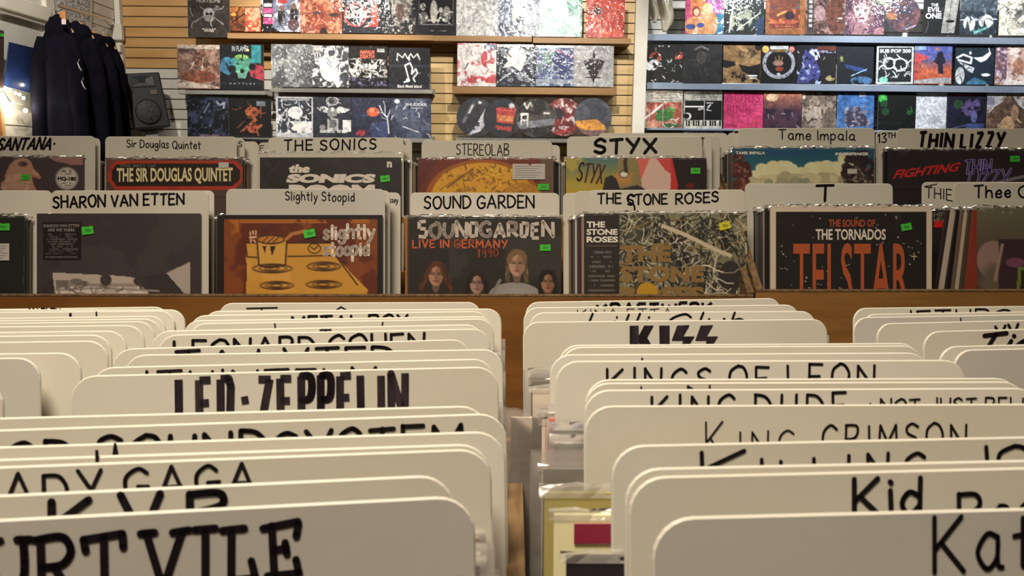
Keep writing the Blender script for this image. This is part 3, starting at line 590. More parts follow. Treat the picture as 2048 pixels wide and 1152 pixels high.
MID = [
 (354, 89, 439, 90, 177, 'brown battle collage cover with cream top band',
  [('f', (128, 100, 92)), ('n', (165, 135, 120), 5, .48), ('n', (88, 62, 56), 6, .52), ('r', 0, 0, 1, .1, (198, 184, 168)), ('e', .5, .74, .42, .14, (130, 72, 52)), ('n', (150, 92, 66), 10, .6), ('p', [(0, .8), (.9, .96), (1, 1), (0, 1)], (190, 172, 160)), ('l', [(.58, .58), (.62, .3)], .03, (205, 190, 170)), ('l', [(.32, .55), (.4, .4)], .02, (205, 190, 170)), ('m', 18, (90, 60, 56), .018, .15)],
  [PR('METALUCIFER', .04, .42, .08, .06, (24, 20, 20), .03)]),
 (439, 88, 527, 89, 179, 'black cover with teal, green and red hands and teal tag',
  [('f', (22, 26, 34)), ('e', .5, .45, .3, .18, (60, 140, 130)), ('e', .17, .42, .15, .13, (50, 130, 165)), ('p', [(.02, .4), (.14, .36), (.3, .62), (.2, .7), (.0, .6)], (50, 120, 150)), ('p', [(.66, .4), (1, .5), (1, .82), (.7, .72)], (170, 50, 70)), ('e', .5, .5, .2, .17, (80, 165, 140)), ('e', .5, .28, .16, .05, (130, 175, 90)), ('e', .28, .56, .09, .09, (20, 30, 34)), ('e', .74, .5, .08, .08, (30, 24, 34)), ('p', [(.38, .6), (.64, .6), (.58, .76), (.42, .76)], (110, 170, 155)), ('e', .51, .6, .05, .05, (20, 40, 40)), ('n', (24, 40, 46), 8, .64), ('r', .72, .02, .94, .42, (20, 140, 150)), ('e', .64, .13, .035, .03, (225, 215, 30)), ('r', 0, .84, 1, .9, (32, 38, 46))],
  [PR('IN FLAMES', .28, .66, .04, .12, (190, 200, 200), 0), PR('BATTLES', .22, .8, .865, .035, (150, 155, 160), 0, 0, 1.6)]),
 (542, 88, 625, 89, 174, 'plain grey cover with blurred shape under crinkled wrap',
  [('g', (112, 116, 120), (88, 92, 98)), ('n', (150, 153, 156), 3, .5), ('e', .5, .5, .2, .3, (135, 138, 142)), ('m', 12, (205, 208, 210), .02, .12, (.1, .1, .6, .7))]),
 (625, 91, 697, 92, 174, 'dark grey cover with white branching explosion of light',
  [('f', (78, 82, 90)), ('e', .52, .2, .2, .17, (200, 202, 206)), ('n', (225, 226, 230), 6, .5), ('e', .5, .62, .3, .36, (236, 238, 240)), ('e', .52, .2, .1, .08, (80, 84, 92)), ('l', [(.2, .2), (.24, .36), (.8, .36), (.84, .14)], .04, (205, 208, 212)), ('r', 0, .0, .2, .22, (150, 152, 158)), ('m', 26, (70, 74, 84), .02, .2), ('m', 20, (235, 236, 240), .02, .25)], [PR('FRXT', .03, .24, .05, .09, (225, 225, 225), .02)]),
 (697, 92, 775, 93, 177, 'black and white crowd cover with orange title',
  [('f', (22, 20, 24)), ('nb', (200, 198, 196), 9, .5, 0, .32, 1, .78), ('m', 40, (215, 212, 208), .025, .16, (0, .3, 1, .75)), ('e', .46, .5, .12, .13, (225, 222, 218)), ('e', .46, .38, .13, .06, (24, 22, 24)), ('l', [(.4, .45), (.4, .66)], .02, (40, 40, 46)), ('l', [(.5, .45), (.5, .66)], .02, (40, 40, 46)), ('nb', (110, 105, 145), 9, .5, 0, .76, 1, 1), ('r', .7, .04, .97, .32, (18, 16, 18)), ('r', .73, .06, .93, .14, (205, 205, 205)), ('n', (26, 24, 30), 11, .62)],
  [PR('NAPALM', .3, .66, .1, .1, (215, 80, 30), .04), PR('DEATH', .3, .66, .21, .1, (215, 80, 30), .04), PR('RAPALM', .73, .93, .07, .05, (20, 20, 20), .02)]),
 (777, 95, 860, 96, 178, 'black cover with spiked white logo over white curved symbol',
  [('f', (34, 36, 44)), ('r', 0, .4, 1, .46, (54, 58, 70)), ('l', [(.2, .3), (.22, .14), (.34, .24), (.4, .14), (.46, .26), (.54, .14), (.6, .24), (.7, .14), (.76, .28)], .025, W_), ('l', [(.38, .82), (.5, .78), (.4, .42), (.52, .36), (.58, .48), (.56, .62), (.66, .5), (.7, .6), (.6, .72), (.64, .8)], .035, W_), ('e', .47, .77, .05, .045, W_), ('l', [(.5, .24), (.5, .3)], .03, W_), ('m', 5, (150, 155, 165), .01, .2), ('r', 0, .86, 1, 1, (46, 50, 60))],
  [PR('Black Metal Island', .22, .8, .88, .07, (225, 225, 225), .01)]),
 (915, 86, 993, 87, 172, 'white cover with pink and red splashes',
  [('f', (228, 226, 230)), ('n', (215, 120, 130), 4, .56), ('e', .78, .4, .18, .22, (205, 90, 100)), ('r', .26, .84, 1, 1, (205, 80, 90)), ('e', .84, .1, .16, .1, (130, 140, 170)), ('l', [(.18, .68), (.28, .5)], .03, (80, 80, 95)), ('n', (235, 235, 238), 6, .56), ('m', 14, (190, 100, 110), .015, .16)]),
 (994, 88, 1073, 89, 172, 'dark cover with white smoke cloud bursting upward',
  [('f', (62, 68, 84)), ('n', (150, 156, 170), 7, .5), ('e', .5, .32, .24, .26, (240, 240, 244)), ('p', [(.3, .4), (.14, .6), (.4, .55), (.6, .68), (.7, .5)], (235, 236, 240)), ('r', 0, .0, 1, .06, (215, 216, 222)), ('l', [(.02, .95), (.4, .68)], .03, (200, 204, 212)), ('l', [(.98, .96), (.6, .7)], .03, (200, 204, 212)), ('p', [(0, .7), (.2, .78), (0, .95)], (40, 44, 56)), ('p', [(.3, 1), (.5, .86), (.8, 1)], (52, 56, 66)), ('m', 14, (44, 48, 60), .02, .18)]),
 (1073, 90, 1148, 91, 172, 'blue and green cover with planet curve and red line',
  [('f', (92, 108, 148)), ('n', (130, 150, 180), 5, .5), ('nb', (110, 150, 130), 8, .48, 0, .1, .5, .7), ('e', .8, .45, .35, .45, (72, 84, 132)), ('n', (175, 190, 212), 8, .57), ('l', [(.35, .1), (.7, .18), (.95, .3)], .025, (195, 70, 110)), ('r', 0, 0, 1, .06, (230, 232, 236)), ('r', 0, .9, 1, 1, (160, 172, 190))]),
 (1148, 91, 1228, 92, 173, 'silver-grey cover with a black spread-winged bird shape',
  [('g', (158, 160, 164), (180, 182, 186)), ('p', [(.5, .1), (.46, .3), (.25, .38), (.3, .52), (.44, .78), (.5, .8), (.56, .78), (.7, .54), (.78, .38), (.56, .3)], (62, 60, 64)), ('p', [(.22, .78), (.5, .75), (.78, .78), (.5, .81)], (60, 58, 62)), ('p', [(.46, .8), (.5, .96), (.54, .8)], (60, 58, 62)), ('m', 4, (200, 202, 206), .012, .2)]),
]
row_of(MID, 'middle row of tan wall', 'covers on the tan slat wall', YC, 2)
LOW = [
 (374, 193, 457, 194, 277, 'near-black cover with a dim blue hooded figure holding a blade',
  [('f', (16, 20, 34)), ('n', (52, 62, 88), 5, .5), ('e', .45, .5, .2, .3, (40, 48, 70)), ('l', [(.32, .52), (.58, .08)], .025, (120, 130, 150)), ('l', [(.72, .12), (.78, .2), (.9, .14), (.88, .26)], .05, (150, 158, 178)), ('n', (14, 16, 28), 6, .56), ('m', 10, (70, 80, 104), .015, .18), ('n', (120, 128, 145), 14, .72)], [PR('WITHERS', .3, .78, .9, .08, (150, 130, 150), 0)]),
 (459, 196, 543, 199, 282, 'black cover with orange thorny emblem and grey sticker',
  [('f', (20, 19, 22)), ('l', [(.5, .18), (.4, .3), (.6, .4), (.72, .3), (.58, .22), (.5, .3), (.62, .5), (.5, .6), (.64, .7), (.76, .62)], .07, (160, 85, 45)), ('l', [(.28, .78), (.46, .62), (.68, .8), (.74, .94)], .035, (160, 85, 45)), ('e', .56, .7, .13, .11, (165, 88, 46)), ('e', .46, .34, .07, .07, (165, 88, 46)), ('m', 16, (160, 85, 45), .016, .22, (.26, .15, .76, .8)), ('e', .56, .7, .05, .04, (150, 40, 30)), ('n', (20, 19, 22), 12, .62), ('r', .64, .05, .86, .16, (110, 115, 125)), ('r', 0, .87, 1, .93, (34, 33, 36))]),
 (552, 193, 626, 194, 274, 'white-bordered cover with white flash on black',
  [('f', (185, 188, 196)), ('r', .05, .04, .96, .96, (60, 64, 76)), ('e', .52, .42, .2, .16, (236, 236, 240)), ('p', [(.3, .5), (.7, .4), (.6, .62)], W_), ('nb', (240, 240, 244), 3, .42, .3, .66, .96, .96), ('m', 18, (228, 230, 236), .02, .18, (.1, .1, .9, .6)), ('nb', (205, 208, 216), 8, .62, .05, .1, .96, .96)], [PR('BLACK WINDED RENDITION', .14, .9, .05, .055, (215, 215, 220), .02)]),
 (627, 194, 702, 195, 275, 'black cover with white winged statue on a pedestal',
  [('f', (56, 60, 74)), ('p', [(.08, .28), (.3, .24), (.46, .34), (.46, .44), (.2, .38)], (205, 206, 208)), ('p', [(.98, .32), (.7, .24), (.54, .34), (.54, .44), (.84, .4)], (205, 206, 208)), ('e', .5, .42, .13, .16, (150, 152, 156)), ('e', .5, .33, .05, .06, (200, 200, 200)), ('r', .37, .56, .66, .86, (180, 182, 184)), ('r', .43, .6, .6, .8, (120, 122, 126)), ('o', .5, .1, .17, .12, (185, 186, 190), .03), ('m', 14, (190, 190, 196), .014, .12, (.38, .0, .62, .2)), ('r', .16, .86, .9, .94, (195, 195, 196)), ('r', .78, .6, 1, .9, (225, 226, 228)), ('e', .24, .8, .08, .08, (150, 150, 152)), ('nb', (58, 62, 74), 12, .6, .1, .2, .76, .94)]),
 (703, 195, 781, 196, 276, 'dark blue cover with orange fireball and bare white tree',
  [('f', (54, 58, 82)), ('e', .55, .36, .16, .12, (205, 90, 50)), ('e', .52, .32, .08, .06, (235, 140, 90)), ('l', [(.96, .9), (.92, .5), (.8, .38), (.72, .2)], .035, (190, 195, 205)), ('l', [(.92, .5), (1, .3)], .025, (190, 195, 205)), ('l', [(.86, .42), (.86, .2), (.82, .08)], .02, (190, 195, 205)), ('l', [(.8, .38), (.66, .36)], .016, (190, 195, 205)), ('l', [(.94, .56), (.78, .5)], .016, (190, 195, 205)), ('p', [(.5, .64), (.9, .6), (.94, 1), (.52, 1)], (66, 76, 118)), ('e', .22, .88, .13, .1, (170, 60, 60)), ('nb', (54, 58, 82), 12, .5, .08, .78, .36, 1), ('m', 5, (130, 140, 170), .012, .25)]),
 (782, 196, 862, 197, 277, 'slate blue cover with wrinkled wrap and small white title',
  [('f', (62, 68, 90)), ('n', (84, 92, 116), 3, .5), ('m', 10, (200, 204, 214), .016, .12), ('l', [(.3, .7), (.7, .84)], .02, (215, 218, 225)), ('e', .15, .08, .07, .05, (230, 230, 236))], [PR('SHUDDER', .36, .9, .12, .07, (215, 218, 228), .01), PR('Samson', .5, .8, .21, .05, (190, 194, 205), 0)]),
]
row_of(LOW, 'bottom row of tan wall', 'covers on the tan slat wall', YC, 1)
DISCS = [
 (912, 194, 992, 195, 275, 'picture disc, dark with a slanted white figure', [('f', (58, 62, 74)), ('p', [(.3, .95), (.5, .7), (.72, .3), (.9, .2), (.88, .5), (.6, .85)], (205, 208, 218)), ('l', [(.2, .6), (.45, .15)], .09, (120, 124, 136)), ('l', [(.3, .45), (.42, .2)], .03, W_), ('n', (70, 76, 90), 6, .6), ('r', .56, .1, .64, .16, W_)], (), dict(disc=True)),
 (966, 195, 1046, 196, 275, 'picture disc, dark with a red-and-orange panel', [('f', (52, 56, 70)), ('p', [(.34, .26), (.82, .32), (.76, .66), (.34, .6)], (190, 70, 60)), ('p', [(.36, .42), (.78, .46), (.75, .6), (.36, .56)], (225, 150, 90)), ('e', .72, .2, .07, .07, (200, 200, 208)), ('l', [(.34, .72), (.68, .8)], .08, (170, 60, 60))], [PR('METALLICA', .34, .84, .24, .1, (215, 70, 70), .04, 0), PR('SPLASH', .36, .72, .7, .1, (190, 60, 60), .05)], dict(disc=True)),
 (1032, 195, 1112, 196, 275, 'picture disc, black and silver with grey lettering block', [('f', (44, 44, 48)), ('n', (88, 86, 84), 5, .5), ('p', [(0, .62), (1, .5), (1, .66), (0, .8)], (140, 145, 155)), ('r', .12, .38, .32, .44, W_), ('r', .12, .44, .16, .7, W_), ('r', .28, .44, .32, .7, W_), ('r', .14, .54, .3, .58, W_), ('l', [(.2, .12), (.28, .28), (.36, .12), (.4, .2)], .04, W_), ('r', .7, .36, .86, .4, W_)], (), dict(disc=True)),
 (1089, 194, 1167, 195, 274, 'picture disc, red and white tangled shapes', [('f', (120, 44, 48)), ('n', (215, 205, 208), 6, .52), ('n', (170, 50, 50), 7, .54), ('m', 20, (215, 210, 210), .03, .18), ('e', .36, .42, .14, .14, (60, 50, 70)), ('e', .2, .5, .12, .12, (95, 85, 60)), ('m', 16, (150, 30, 34), .03, .2)], (), dict(disc=True)),
 (1148, 194, 1226, 195, 275, 'picture disc, slate with a yellow band', [('g', (82, 88, 102), (70, 74, 90)), ('n', (98, 104, 118), 4, .5), ('p', [(.05, .6), (.6, .56), (.8, .72), (.9, .82), (.3, .84), (.06, .74)], (225, 165, 45)), ('p', [(.05, .74), (.3, .84), (.9, .82), (.8, 1), (.2, 1)], (140, 110, 108)), ('n', (90, 96, 110), 9, .66)], (), dict(disc=True)),
]
row_of(DISCS, 'bottom row of tan wall', 'picture discs in clear sleeves', YC, 0)
RT = [
 (1371, -10, 1449, -10, 68, 'bright cover with two embracing people on pink and turquoise',
  [('f', (200, 70, 120)), ('r', .55, 0, 1, .5, (170, 90, 160)), ('r', .14, .05, .5, .5, (225, 130, 40)), ('p', [(.75, .5), (1, .45), (1, 1), (.7, 1)], (40, 130, 160)), ('e', .3, .78, .3, .26, (215, 150, 95)), ('e', .6, .72, .24, .34, (220, 155, 95)), ('e', .28, .42, .11, .13, (150, 70, 35)), ('e', .29, .43, .07, .09, (230, 185, 150)), ('e', .58, .34, .13, .14, (235, 195, 120)), ('e', .58, .37, .08, .1, (235, 190, 150)), ('e', .14, .8, .12, .07, (70, 80, 150)), ('e', .4, .76, .1, .06, (70, 80, 150)), ('n', (240, 235, 235), 3, .64), ('m', 8, (235, 230, 240), .02, .12, (.6, 0, 1, .9))]),
 (1452, -10, 1529, -10, 68, 'dark green cover with ghostly pale bust under glossy wrap',
  [('f', (40, 54, 48)), ('e', .4, .6, .3, .3, (140, 145, 125)), ('e', .3, .72, .2, .22, (165, 165, 140)), ('n', (30, 40, 40), 5, .54), ('l', [(.1, .95), (.2, .2)], .03, W_), ('l', [(.3, .9), (.9, .45)], .025, (215, 220, 210)), ('m', 12, (190, 200, 190), .016, .2), ('p', [(.75, .7), (1, .5), (1, 1), (.8, 1)], (40, 66, 96))]),
 (1532, -10, 1612, -10, 69, 'orange-brown framed cover with cloudy orange scene',
  [('f', (150, 96, 50)), ('r', .1, 0, .86, .82, (120, 62, 40)), ('nb', (195, 110, 45), 4, .5, .1, .3, .86, .7), ('nb', (92, 84, 92), 3, .5, .1, 0, .86, .34), ('l', [(.3, .5), (.5, .4), (.6, .55)], .05, (215, 150, 60)), ('e', .6, .5, .12, .1, (50, 38, 50)), ('nb', (170, 80, 60), 12, .56, .1, .62, .86, .8), ('x', .14, .74, .82, .8, 1, (205, 120, 90))]),
 (1613, -9, 1690, -9, 68, 'dusty brown collage cover with vertical white letters',
  [('f', (104, 78, 72)), ('n', (148, 118, 112), 4, .5), ('e', .8, .5, .26, .5, (110, 66, 50)), ('r', .04, 0, .2, .96, (70, 62, 62)), ('n', (70, 52, 50), 8, .57), ('e', .35, .45, .15, .2, (158, 128, 130)), ('r', .84, .56, .95, .6, W_)] + [('r', .07, .12 + .12 * q, .17, .2 + .12 * q, (170, 168, 165)) for q in range(6)]),
 (1691, -8, 1770, -8, 69, 'mauve portrait cover, person with round glasses and long braids',
  [('f', (96, 66, 84)), ('r', .6, 0, 1, .24, (70, 74, 60)), ('nb', (205, 210, 130), 7, .5, .6, 0, 1, .2), ('e', .42, .42, .3, .46, (120, 84, 92)), ('m', 26, (150, 112, 120), .025, .3, (.1, .0, .75, .7)), ('e', .42, .42, .17, .26, (188, 158, 162)), ('o', .31, .33, .09, .09, (228, 218, 200), .03), ('o', .53, .36, .09, .09, (228, 218, 200), .03), ('e', .31, .33, .05, .05, (120, 100, 100)), ('e', .53, .36, .05, .05, (120, 100, 100)), ('e', .42, .56, .08, .025, (110, 60, 66)), ('p', [(.3, .66), (.56, .66), (.66, 1), (.16, 1)], (150, 112, 118)), ('e', .9, .9, .16, .12, (170, 120, 130)), ('n', (70, 48, 66), 9, .64)]),
 (1770, -9, 1843, -9, 65, 'picture disc, dark purple and red planet-like', [('f', (92, 52, 62)), ('n', (120, 74, 84), 4, .5), ('n', (62, 48, 84), 3, .54), ('e', .2, .55, .14, .1, (180, 120, 60)), ('l', [(.6, .9), (.9, .8)], .04, (190, 190, 215)), ('l', [(.5, .92), (.75, .72)], .03, (90, 130, 160)), ('n', (150, 90, 80), 9, .64)], (), dict(disc=True)),
 (1848, -8, 1921, -8, 70, 'black cover with white title beside a tall pale tower',
  [('f', (20, 22, 24)), ('p', [(.62, 0), (.98, 0), (.86, 1), (.5, 1)], (150, 150, 145)), ('l', [(.78, 0), (.66, 1)], .02, (90, 90, 88)), ('e', .74, .68, .12, .04, BK), ('m', 3, (110, 112, 116), .012, .3)],
  [PR('THE', .2, .4, .2, .08, W_, .01), PR('EVIL', .12, .48, .3, .13, W_, .02), PR('ONE', .06, .5, .46, .15, W_, .03)]),
 (1922, -7, 1996, -7, 70, 'teal-black cover with row of pale draped shapes',
  [('f', (46, 58, 70)), ('r', 0, 0, 1, .4, (70, 82, 94)), ('n', (110, 122, 132), 8, .55), ('e', .25, .72, .16, .2, (190, 195, 198)), ('e', .7, .66, .2, .18, (205, 208, 210)), ('p', [(.2, .6), (.3, .98), (.12, .98)], (60, 70, 80)), ('p', [(.65, .6), (.8, .98), (.6, .98)], (50, 62, 72)), ('l', [(.4, .96), (.7, .84)], .06, (90, 175, 165)), ('l', [(0, .62), (1, .6)], .02, W_), ('m', 12, (36, 44, 52), .02, .2)]),
 (2000, -7, 2078, -7, 71, 'cream cover with black ink sketch',
  [('f', (200, 196, 180)), ('m', 26, (60, 60, 60), .014, .18, (.1, .2, .5, .8)), ('e', .6, .45, .22, .28, (120, 120, 115)), ('n', (205, 200, 185), 7, .5), ('e', .75, .85, .2, .1, (225, 222, 214)), ('m', 16, (70, 70, 68), .012, .16, (.5, .1, .9, .7))]),
]
row_of(RT, 'top row of white right wall', 'covers on the right wall', YRC, 0)
RM = [
 (1290, 88, 1366, 88, 167, 'dark cover with glowing red spots under shiny wrap',
  [('f', (32, 34, 32)), ('e', .28, .34, .16, .14, (150, 62, 40)), ('e', .86, .3, .16, .1, (185, 78, 40)), ('e', .16, .52, .2, .17, (225, 222, 222)), ('n', (26, 30, 28), 5, .58), ('n', (225, 225, 220), 12, .72), ('m', 10, (205, 205, 200), .02, .08)]),
 (1367, 88, 1445, 88, 167, 'black cover with small dim crest and arched words',
  [('f', (36, 36, 38)), ('n', (48, 47, 48), 4, .5), ('e', .46, .32, .12, .14, (70, 66, 62)), ('o', .46, .34, .12, .15, (92, 88, 82), .02), ('l', [(.3, .14), (.46, .06), (.64, .14)], .05, (112, 110, 106)), ('l', [(.48, .5), (.48, 1)], .012, (54, 54, 56)), ('m', 6, (80, 80, 80), .015, .2, (.25, .2, .7, .6))]),
 (1447, 89, 1522, 89, 167, 'gold and black posterised cover with dark lettering',
  [('f', (140, 108, 60)), ('e', .64, .24, .24, .14, (88, 66, 50)), ('n', (165, 132, 80), 3, .5), ('p', [(0, .4), (.3, .45), (.34, .55), (.1, .62), (0, .6)], BK), ('p', [(.42, .52), (.7, .58), (1, .5), (1, .95), (.7, .8), (.5, .7)], (24, 20, 20)), ('nb', BK, 5, .5, 0, .72, 1, 1), ('e', .94, .06, .1, .1, BK), ('r', .66, .8, .92, .84, W_), ('r', .7, .86, .9, .9, (190, 185, 175))]),
 (1523, 90, 1594, 90, 167, 'black cover with pale floral ring around an offering hand',
  [('f', (16, 14, 16)), ('o', .5, .5, .46, .44, (150, 152, 165), .1), ('n', (16, 14, 16), 14, .62), ('e', .12, .12, .1, .1, (205, 175, 80)), ('e', .86, .12, .08, .08, (200, 120, 110)), ('r', .24, .03, .76, .12, (190, 190, 190)), ('r', .3, .12, .7, .2, (120, 98, 50)), ('e', .48, .5, .15, .08, (150, 112, 105)), ('l', [(.4, .34), (.44, .48)], .03, (140, 110, 70)), ('l', [(.5, .3), (.5, .46)], .03, (150, 120, 70)), ('l', [(.6, .34), (.56, .48)], .03, (140, 110, 70)), ('e', .52, .66, .12, .07, (130, 50, 36)), ('e', .5, .82, .06, .05, (180, 180, 185))]),
 (1595, 90, 1673, 90, 168, 'dark cover with blue-white figure rising at left',
  [('f', (26, 24, 34)), ('e', .42, .26, .15, .14, (175, 182, 205)), ('p', [(.2, .1), (.44, .3), (.62, .7), (.5, .96), (.0, .96), (.1, .6)], (60, 66, 130)), ('n', (150, 160, 195), 5, .58), ('r', .52, .04, 1, .14, (110, 46, 26)), ('r', .6, .2, 1, 1, (30, 24, 26)), ('e', .86, .84, .12, .07, (150, 140, 90)), ('n', (22, 20, 30), 6, .6), ('m', 6, W_, .015, .08)]),
 (1675, 91, 1748, 91, 168, 'near-black cover with blue streak along the bottom',
  [('f', (22, 28, 38)), ('p', [(.2, .5), (.7, .6), (.9, .72), (.2, .66)], (36, 66, 130)), ('l', [(.4, .82), (.82, .64)], .025, (150, 195, 215)), ('e', .68, .95, .3, .12, (60, 110, 150)), ('e', .12, .4, .05, .12, (120, 128, 60)), ('n', (22, 28, 38), 4, .58)]),
 (1754, 92, 1828, 92, 168, 'black and white bordered comic-style cover with block title',
  [('f', (190, 195, 195)), ('r', .05, .04, .95, .96, (34, 40, 42)), ('r', .07, .06, .93, .2, (60, 68, 70)), ('o', .34, .46, .17, .16, (205, 210, 208), .04), ('o', .64, .5, .2, .18, (205, 210, 208), .035), ('m', 26, (215, 218, 216), .022, .2, (.1, .3, .9, .85)), ('e', .36, .5, .1, .08, (24, 26, 28)), ('e', .2, .9, .12, .08, (120, 195, 170))], [PR('SUB POP 200', .08, .92, .085, .095, (205, 208, 208), .035)]),
 (1830, 91, 1905, 91, 168, 'blue and orange cover with dark cloaked silhouette',
  [('g', (70, 82, 150), (60, 70, 140)), ('g', (80, 92, 165), (185, 90, 50), .3, .66), ('p', [(0, .18), (.22, .24), (.4, .3), (.2, .4), (0, .6)], (190, 60, 70)), ('r', 0, .4, .1, .92, (170, 56, 60)), ('e', .68, .26, .09, .1, (30, 30, 50)), ('p', [(.58, .3), (.8, .3), (.84, .44), (.76, .5), (.78, .74), (.64, .74), (.62, .5), (.5, .44)], (40, 34, 58)), ('r', 0, .0, .3, .12, (130, 160, 190)), ('p', [(0, .92), (.5, .86), (.8, .84), (1, .86), (1, 1), (0, 1)], (160, 158, 162)), ('n', (200, 110, 60), 6, .7)]),
 (1912, 92, 1989, 92, 169, 'dark teal cover with large white horned shape',
  [('f', (34, 52, 66)), ('l', [(.04, .3), (.2, .22), (.42, .3), (.4, .44), (.24, .4), (.08, .36)], .05, W_), ('p', [(.46, .3), (.7, .28), (.86, .16), (.84, 0), (.92, .2), (.8, .36), (.66, .42)], W_), ('p', [(.08, .4), (.24, .46), (.5, .56), (.46, .7), (.28, .6)], (205, 210, 212)), ('e', .13, .76, .12, .22, (195, 200, 202)), ('e', .38, .18, .03, .04, W_), ('p', [(.3, .95), (.5, .8), (.8, .9), (.85, 1), (.3, 1)], (60, 120, 150)), ('e', .8, .74, .12, .04, W_), ('m', 8, (34, 52, 66), .02, .2, (0, .5, .3, .9))]),
 (1992, 93, 2070, 93, 170, 'peach and white fantasy scene cover with mauve strip',
  [('f', (200, 170, 158)), ('n', (225, 205, 195), 4, .48), ('r', 0, 0, .3, .9, (120, 90, 110)), ('nb', (190, 170, 180), 10, .5, 0, 0, .3, .9), ('e', .6, .5, .14, .2, (180, 130, 105)), ('n', (150, 105, 90), 8, .6), ('p', [(.2, 1), (.3, .8), (.6, .88), (.9, .78), (1, 1)], (225, 215, 210))]),
]
row_of(RM, 'middle row of white right wall', 'covers on the right wall', YRC, 1)
